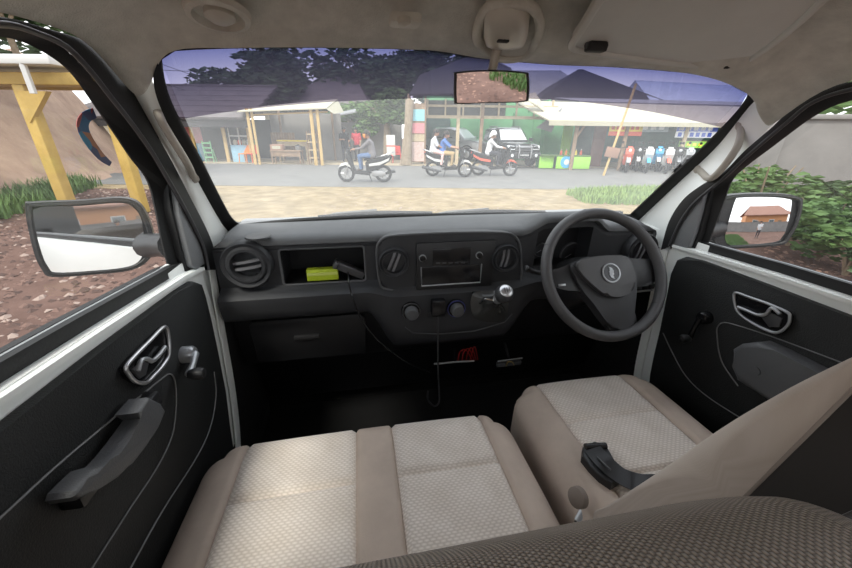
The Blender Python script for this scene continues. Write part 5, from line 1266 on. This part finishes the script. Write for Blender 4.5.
        if female:
            ln = [hd+Vector((-.08, 0, .02)), hd+Vector((-.11, 0, -.10)), hd+Vector((-.12, 0, -.25)), hd+Vector((-.10, 0, -.36))]; tube('long_hair', ln, [.07, .075, .06, .03], 'hair', t, 10, flat=.6)
    return t
ride = dict(pelvis=(-.26, 0, .86), chest=(-.20, 0, 1.20), neck=(-.16, 0, 1.36), head=(-.11, 0, 1.50),
            sh={1: (-.18, .19, 1.28), -1: (-.18, -.19, 1.28)}, el={1: (.06, .24, 1.08), -1: (.06, -.24, 1.08)}, ha={1: (.27, .27, 1.05), -1: (.27, -.27, 1.05)},
            kn={1: (.16, .15, .84), -1: (.16, -.15, .84)}, an={1: (.12, .13, .42), -1: (.12, -.13, .42)}, to={1: (.28, .14, .38), -1: (.28, -.14, .38)})
pill = dict(pelvis=(-.60, 0, .94), chest=(-.56, 0, 1.26), neck=(-.53, 0, 1.42), head=(-.49, 0, 1.56),
            sh={1: (-.55, .17, 1.33), -1: (-.55, -.17, 1.33)}, el={1: (-.42, .22, 1.12), -1: (-.42, -.22, 1.12)}, ha={1: (-.28, .16, 1.06), -1: (-.28, -.16, 1.06)},
            kn={1: (-.20, .17, .84), -1: (-.20, -.17, .84)}, an={1: (-.26, .2, .44), -1: (-.26, -.2, .44)}, to={1: (-.10, .21, .40), -1: (-.10, -.21, .40)})
stand = dict(pelvis=(0, 0, .92), chest=(.01, 0, 1.26), neck=(.02, 0, 1.44), head=(.05, 0, 1.58),
             sh={1: (.01, .19, 1.36), -1: (.01, -.19, 1.36)}, el={1: (.02, .25, 1.10), -1: (.02, -.25, 1.10)}, ha={1: (.12, .24, .90), -1: (.20, -.16, 1.12)},
             kn={1: (.03, .11, .50), -1: (.0, -.10, .50)}, an={1: (.0, .11, .09), -1: (-.04, -.10, .09)}, to={1: (.16, .13, .04), -1: (.12, -.12, .04)})
# rider heading towards the hut side
p = QZ(366, 182.5); D1 = p.y
scooter('black and white scooter ridden past the leafy tree', p.x, D1, R(180), 'tyre', 'white_plain', group='scooters on the road')
person('man in dark grey shirt, jeans and orange face mask riding a scooter', p.x, D1, R(180), ride, ('grey_shirt', 'denim', 'shoe'), z=.012, group='people on scooters', head='mask', sleeve='shirt')
p = QZ(448, 177)
scooter('black scooter with white nose carrying two women', p.x, p.y, R(-8), 'tyre', 'white_plain', group='scooters on the road')
person('woman in blue shirt and khaki trousers steering the scooter', p.x, p.y, R(-8), ride, ('blue_shirt', 'khaki', 'shoe'), z=.012, group='people on scooters', female=True)
person('woman in white top and patterned red skirt riding pillion', p.x, p.y, R(-8), pill, ('white_shirt', 'batik', 'shoe'), z=.012, group='people on scooters', female=True)
p = QZ(493, 176)
scooter('dark red scooter under the white-helmeted rider', p.x, p.y, R(-6), 'tyre', 'banner_red', group='scooters on the road')
person('rider in pale shirt and white helmet beside the black pickup', p.x, p.y, R(-6), ride, ('white_shirt', 'dark_pants', 'shoe'), z=.012, group='people on scooters', head='helmet', sleeve='shirt')
# parked motorbikes under the banners
cols_ = [('banner_red', 'white_plain', 'pink-red'), ('tyre', 'white_plain', 'black'), ('white_plain', 'emblem_blue', 'white'), ('emblem_blue', 'white_plain', 'blue'), ('white_plain', 'banner_red', 'white and red'), ('tyre', 'alloy', 'black and silver'), ('car_silver', 'tyre', 'silver')]
for k, (b_, a_, nm) in enumerate(cols_):
    q = QZ(624+k*9.6, 171.8-(k % 2)*1.6+k*.2)
    scooter('%s scooter parked in the row under the pale canopy, %s in the row' % (nm, ['first', 'second', 'third', 'fourth', 'fifth', 'sixth', 'last'][k]), q.x, q.y, R(-112), b_, a_, z=.05 if q.y > 18.5 else .012, group='scooters parked in a row')
# people waiting by the hut
q = Q(346, 165, 19.6); person('person in black top standing beside the canopy hut', q.x, 19.6, R(-60), stand, ('tyre', 'dark_pants', 'shoe'), z=.05, group='people by the hut', female=True)
q = Q(358, 165, 20.2); person('person in red shirt standing behind the passing scooter', q.x, 20.2, R(-100), stand, ('red_shirt', 'dark_pants', 'shoe'), z=.05, group='people by the hut')

# ------------------------------------------------------------------ cars
def car(name, label, sx, sy, rz, body, z=.05, pickup=True):
    t = sthing(name, label, 'car', sx, sy, rz, None, z)     # faces +x, length 4.8
    def sec(name_, st_, m, r=.04):
        rows_ = []
        for x, hw, z0_, z1_, tw in st_:
            rows_.append([Vector((x, -hw, z0_)), Vector((x, -hw, z0_+(z1_-z0_)*.55)), Vector((x, -hw*.97, z1_-.08)), Vector((x, -tw, z1_)), Vector((x, tw, z1_)), Vector((x, hw*.97, z1_-.08)), Vector((x, hw, z0_+(z1_-z0_)*.55)), Vector((x, hw, z0_))])
        return loft(name_, rows_, m, t, close=True, cap=True, smooth=35)
    sec('body', [(-2.4, .84, .48, 1.06, .78), (-1.2, .90, .42, 1.10, .82), (.6, .90, .42, 1.12, .82), (1.5, .90, .44, 1.12, .80), (2.1, .88, .48, 1.06, .74), (2.32, .80, .52, .94, .66)], body)
    sec('cabin', [(-1.0, .80, 1.08, 1.20, .76), (-.8, .80, 1.08, 1.74, .62), (.35, .80, 1.08, 1.76, .62), (.6, .80, 1.08, 1.62, .62), (1.15, .80, 1.08, 1.14, .74)], body)
    prism('windscreen', [(1.10, -.68, 1.19), (1.10, .68, 1.19), (.58, .58, 1.64), (.58, -.58, 1.64)], (.02, 0, .02), 'lamp_glass', t)
    for s in (-1, 1):
        for xa, xb in ((-.72, -.18), (-.12, .44)): prism('side_window', [(xa, s*.80, 1.20), (xb, s*.80, 1.20), (xb-.06, s*.665, 1.64), (xa+.03, s*.665, 1.64)], (0, s*.015, 0), 'car_glass', t)
        for x in (1.45, -1.5):
            w_ = lathe('wheel', [(.20, -.12), (.36, -.12), (.38, -.06), (.38, .06), (.36, .12), (.20, .12)], (x, s*.80, .38), (0, 1, 0), 'tyre', t, 24); lathe('hubcap', [(.21, 0), (.19, .02), (.06, .04), (0, .04)], (x, s*.91, .38), (0, s, 0), 'alloy', w_, 16)
            prism('wheel_arch', [(x+.46*math.cos(R(a)), s*.88, .40+.46*math.sin(R(a))) for a in range(0, 181, 20)]+[(x+.39*math.cos(R(a)), s*.88, .40+.39*math.sin(R(a))) for a in range(180, -1, -20)], (0, s*.05, 0), 'tyre', t)
        prism('headlamp', [(2.30, s*.46, .80), (2.30, s*.78, .82), (2.20, s*.80, .99), (2.27, s*.48, .96)], (.03, 0, .01), 'lamp_glass', t)
        box('door_mirror', (.95, s*.98, 1.22), (.10, .20, .16), body, t, .03)
        lathe('fog_lamp', [(.08, 0), (.07, .02), (0, .03)], (2.40, s*.60, .56), (1, 0, 0), 'lamp_glass', t, 12)
    lb('grille', 2.28, 2.34, -.42, .42, .76, .98, 'alloy', t, .01)
    for k in range(3): lb('grille_bar', 2.33, 2.36, -.40, .40, .79+k*.06, .81+k*.06, 'tyre', t)
    lb('bumper', 2.20, 2.42, -.86, .86, .42, .70, body, t, .05)
    if pickup:
        for y in (-.30, .30): tube('bull_bar', [(2.46, y, .45), (2.50, y, .80), (2.38, y, 1.02)], .03, 'alloy', t, 8)
        tube('bull_bar', [(2.47, -.32, .92), (2.47, .32, .92)], .03, 'alloy', t, 8); lb('plate', 2.43, 2.45, -.26, .26, .52, .64, 'tyre', t)
        for k in range(6): lb('plate_mark', 2.45, 2.455, -.21+k*.072, -.165+k*.072, .55, .61, 'white_plain', t)
        for s in (-.6, .6): tube('roof_rail', [(-.7, s, 1.80), (.3, s, 1.80)], .025, 'alloy', t, 6)
    return t
q = QZ(524, 169); car('black_pickup', 'black pickup parked nose out beside the green counter', q.x-.6, q.y+2.2, R(-78), 'car_black')
q = Q(452, 160, 22.8); car('silver_car', 'silver car standing inside the workshop', q.x, 22.6, R(-35), 'car_silver', pickup=False)

# ------------------------------------------------------------------ passenger side: clay bank, timber frame, trees
rows = []
for i in range(26):
    u = i/25; row = []
    for k in range(30):
        v = k/29; sy = -6+25*v; sx = -7.0-.36*max(0, sy)-8*u-.7*math.sin(v*7)
        z = (3.0+1.6*v)*sm(0, .5, u)+.12*math.sin(k*2.3+i*1.7)+.10*rnd.random()-.06
        row.append(st(sx, sy, z if u > 0 else -.02))
    rows.append(row)
mat('clay', (.24, .15, .11), .97, col2=(.42, .29, .20), vscale=.9, bump=1, bscale=6)
bk = loft('clay_bank', rows, 'clay', None, smooth=180); meta(bk, 'bare brown clay bank rising beyond the passenger window', 'bank', kind='structure')
spots = [(*st(-5.2-1.9*rnd.random()**1.2-.42*(y:=rnd.uniform(1, 11)), y)[:2], 0) for _ in range(900)]
gg = tuftmesh('bank_grass', spots, .36, .016, 'leaf_mid'); meta(gg, 'green grass strip along the foot of the clay bank', 'grass', kind='stuff')
D_ = 7.0; t = sthing('timber_frame', 'yellow painted timber frame with white roof edge by the clay bank', 'frame', Q(20, 130, D_).x, D_)
ox = Q(20, 130, D_).x
for px0, px1, yy in ((22, 42, 0), (104, 118, .4)):
    a = Q(px0, 85, D_+yy); b = Q(px1, 160, D_+yy)
    lb('post', a.x-ox-.10, a.x-ox+.10, yy-.10, yy+.10, 0, a.z, 'yellow_paint', t, .02)
    prism('bracket', [(a.x-ox, yy-.12, a.z-.1), (a.x-ox+.5, yy-.12, a.z-.1), (a.x-ox, yy-.12, a.z-.6)], (0, .1, 0), 'yellow_paint', t)
zt = Q(40, 82, D_).z; lb('top_beam', -3.5, 1.7, -.1, .3, zt-.05, zt+.14, 'yellow_paint', t, .02); lb('roof_edge', -4, 1.3, -.35, .9, zt+.22, zt+.36, 'white_plain', t, .02); lb('rear_beam', -3.5, 1.7, .8, .95, zt-.05, zt+.14, 'yellow_paint', t)
bar('hanger', (.8, -.3, zt+.25), (.8, -.3, zt-.2), .05, 'white_plain', t)
tree('tree', 'leafy tree on top of the clay bank', -15, 9.5, 8.5, (2.6, 2.4, 1.8), 'leaf_mid', 2200, .25, .18, group='trees on the bank')
tree('tree', 'smaller dark tree on the clay bank behind the timber frame', -12.5, 12.5, 6.6, (1.9, 1.9, 1.3), 'leaf_dark', 1500, .22, .14, group='trees on the bank')

# ------------------------------------------------------------------ driver's side: cement wall, shrubs
wa = QZ(737, 232); wb = QZ(845, 240); d = (wb-wa); d.normalize(); A = wa+d*.2; Bw = wa+d*14
pts = [Vector((A.x, A.y)), Vector((Bw.x, Bw.y))]; nn = Vector((-d.y, d.x))
t = thing('wall_garden', "rough grey cement wall beyond the driver's window", 'wall', st(A.x, A.y, -.02), -PS+math.atan2(d.y, d.x), kind='structure', local=True)
lb('panel', 0, 15, .4, .6, 0, 1.9, 'cement', t); lb('coping', -.05, 15.05, .35, .65, 1.9, 1.98, 'cement', t, .02)
for k in range(6): lb('pier', k*3-.15, k*3+.15, .32, .68, 0, 1.94, 'cement', t, .02)
def shrub(label, px, py, D_, h, n, m, size=.10, rx=.5):
    p = Q(px, py, D_); t = sthing('shrub', label, 'shrub', p.x, D_, group='shrubs by the wall')
    for k in range(5):
        a = k*1.3; tube('stem', [(0, 0, -.02), (math.cos(a)*.1, math.sin(a)*.1, h*.5), (math.cos(a)*rx*.6, math.sin(a)*rx*.6, h*.9)], [.025, .018, .008], 'bark', t, 6)
    f = foliage('foliage', t, (0, 0, h*.62), (rx, rx, h*.42), n, size, m, shell=.2); f['kind'] = 'stuff'
shrub('broad-leaved green shrub against the cement wall', 838, 215, 4.9, .95, 1500, 'leaf_mid', .075, .75)
shrub('tall leafy shrub behind the driver mirror', 800, 215, 5.6, 1.0, 1300, 'leaf_dark', .07, .75)
shrub('small pale shrub beside the windscreen pillar at the wall end', 758, 203, 5.7, 1.35, 900, 'leaf_mid', .07, .6)
shrub('low dark shrub at the foot of the cement wall', 870, 225, 4.3, .6, 800, 'leaf_dark', .08, .6)
tree('tree', 'tree leaning over the top of the cement wall', 11.5, 8.6, 4.4, (2.2, 1.6, 1.3), 'leaf_mid', 2400, .2, .15, group='trees behind the wall')

# ------------------------------------------------------------------ behind the van (seen in the mirrors)
t = thing('orange_house', 'orange rendered house with tiled roof reflected in the driver mirror', 'house', (9, -24, 0), 0, local=True)
lb('wall', -4, 5, -3, 3, 0, 3.2, 'orange_wall', t); prism('roof', [(-4.6, 3.6, 3.1), (5.6, 3.6, 3.1), (4, 0, 5.4), (-3, 0, 5.4)], (0, 0, .12), 'red_tile', t); prism('roof', [(-4.6, -3.6, 3.1), (5.6, -3.6, 3.1), (4, 0, 5.4), (-3, 0, 5.4)], (0, 0, .12), 'red_tile', t)
for x in (-2, 1.5): w_ = lb('window', x-.6, x+.6, 3.0, 3.06, 1.1, 2.3, 'white_plain', t); lb('pane', x-.5, x+.5, 3.05, 3.08, 1.2, 2.2, 'car_glass', w_)
lb('door', 3, 3.9, 3.0, 3.06, 0, 2.1, 'old_wood', t)
t = thing('wall_rear_yard', 'grey yard wall in front of the orange house', 'wall', (6, -19, -.02), 0, kind='structure', local=True)
lb('panel', -12, 14, 0, .2, 0, 1.7, 'cement', t); lb('coping', -12.05, 14.05, -.05, .25, 1.7, 1.78, 'cement', t)
p_ = person('person in white shirt and dark trousers standing behind the van', 0, 0, 0, stand, ('white_shirt', 'dark_pants', 'shoe'))
p_.location = (4.6, -9.5, -.02); p_.rotation_euler = (0, 0, R(100))
spots = [(x_:=rnd.uniform(-.1, 3.2), rnd.uniform(-13, -4.6-.9*max(0, .9-x_)), -.02) for _ in range(3500)]
gg = tuftmesh('rear_grass', spots, .10, .012, 'leaf_mid'); meta(gg, 'patch of green grass on the soil behind the van', 'grass', kind='stuff')

# ------------------------------------------------------------------ wipers outside the windscreen
for k, (pa, pb) in enumerate((((318, 217), (432, 213)), ((432, 215), (545, 212)))):
    a = PW(*pa, off=-.02); b = PW(*pb, off=-.02)
    t = thing('wiper', ['black wiper blade on the passenger half of the windscreen foot', "black wiper blade on the driver's half of the windscreen foot"][k], 'wiper', a, group='windscreen wipers')
    s_ = smoothline([a, a.lerp(b, .5)+Vector((0, 0, .008)), b], 6); tube('blade', s_, .006, 'rubber', t, 6)
    tube('arm', [a.lerp(b, .5)+Vector((0, .012, .012)), a.lerp(b, .15)+Vector((0, .035, .0)), a+Vector((-.02, .05, -.02))], .006, 'vane', t, 6)
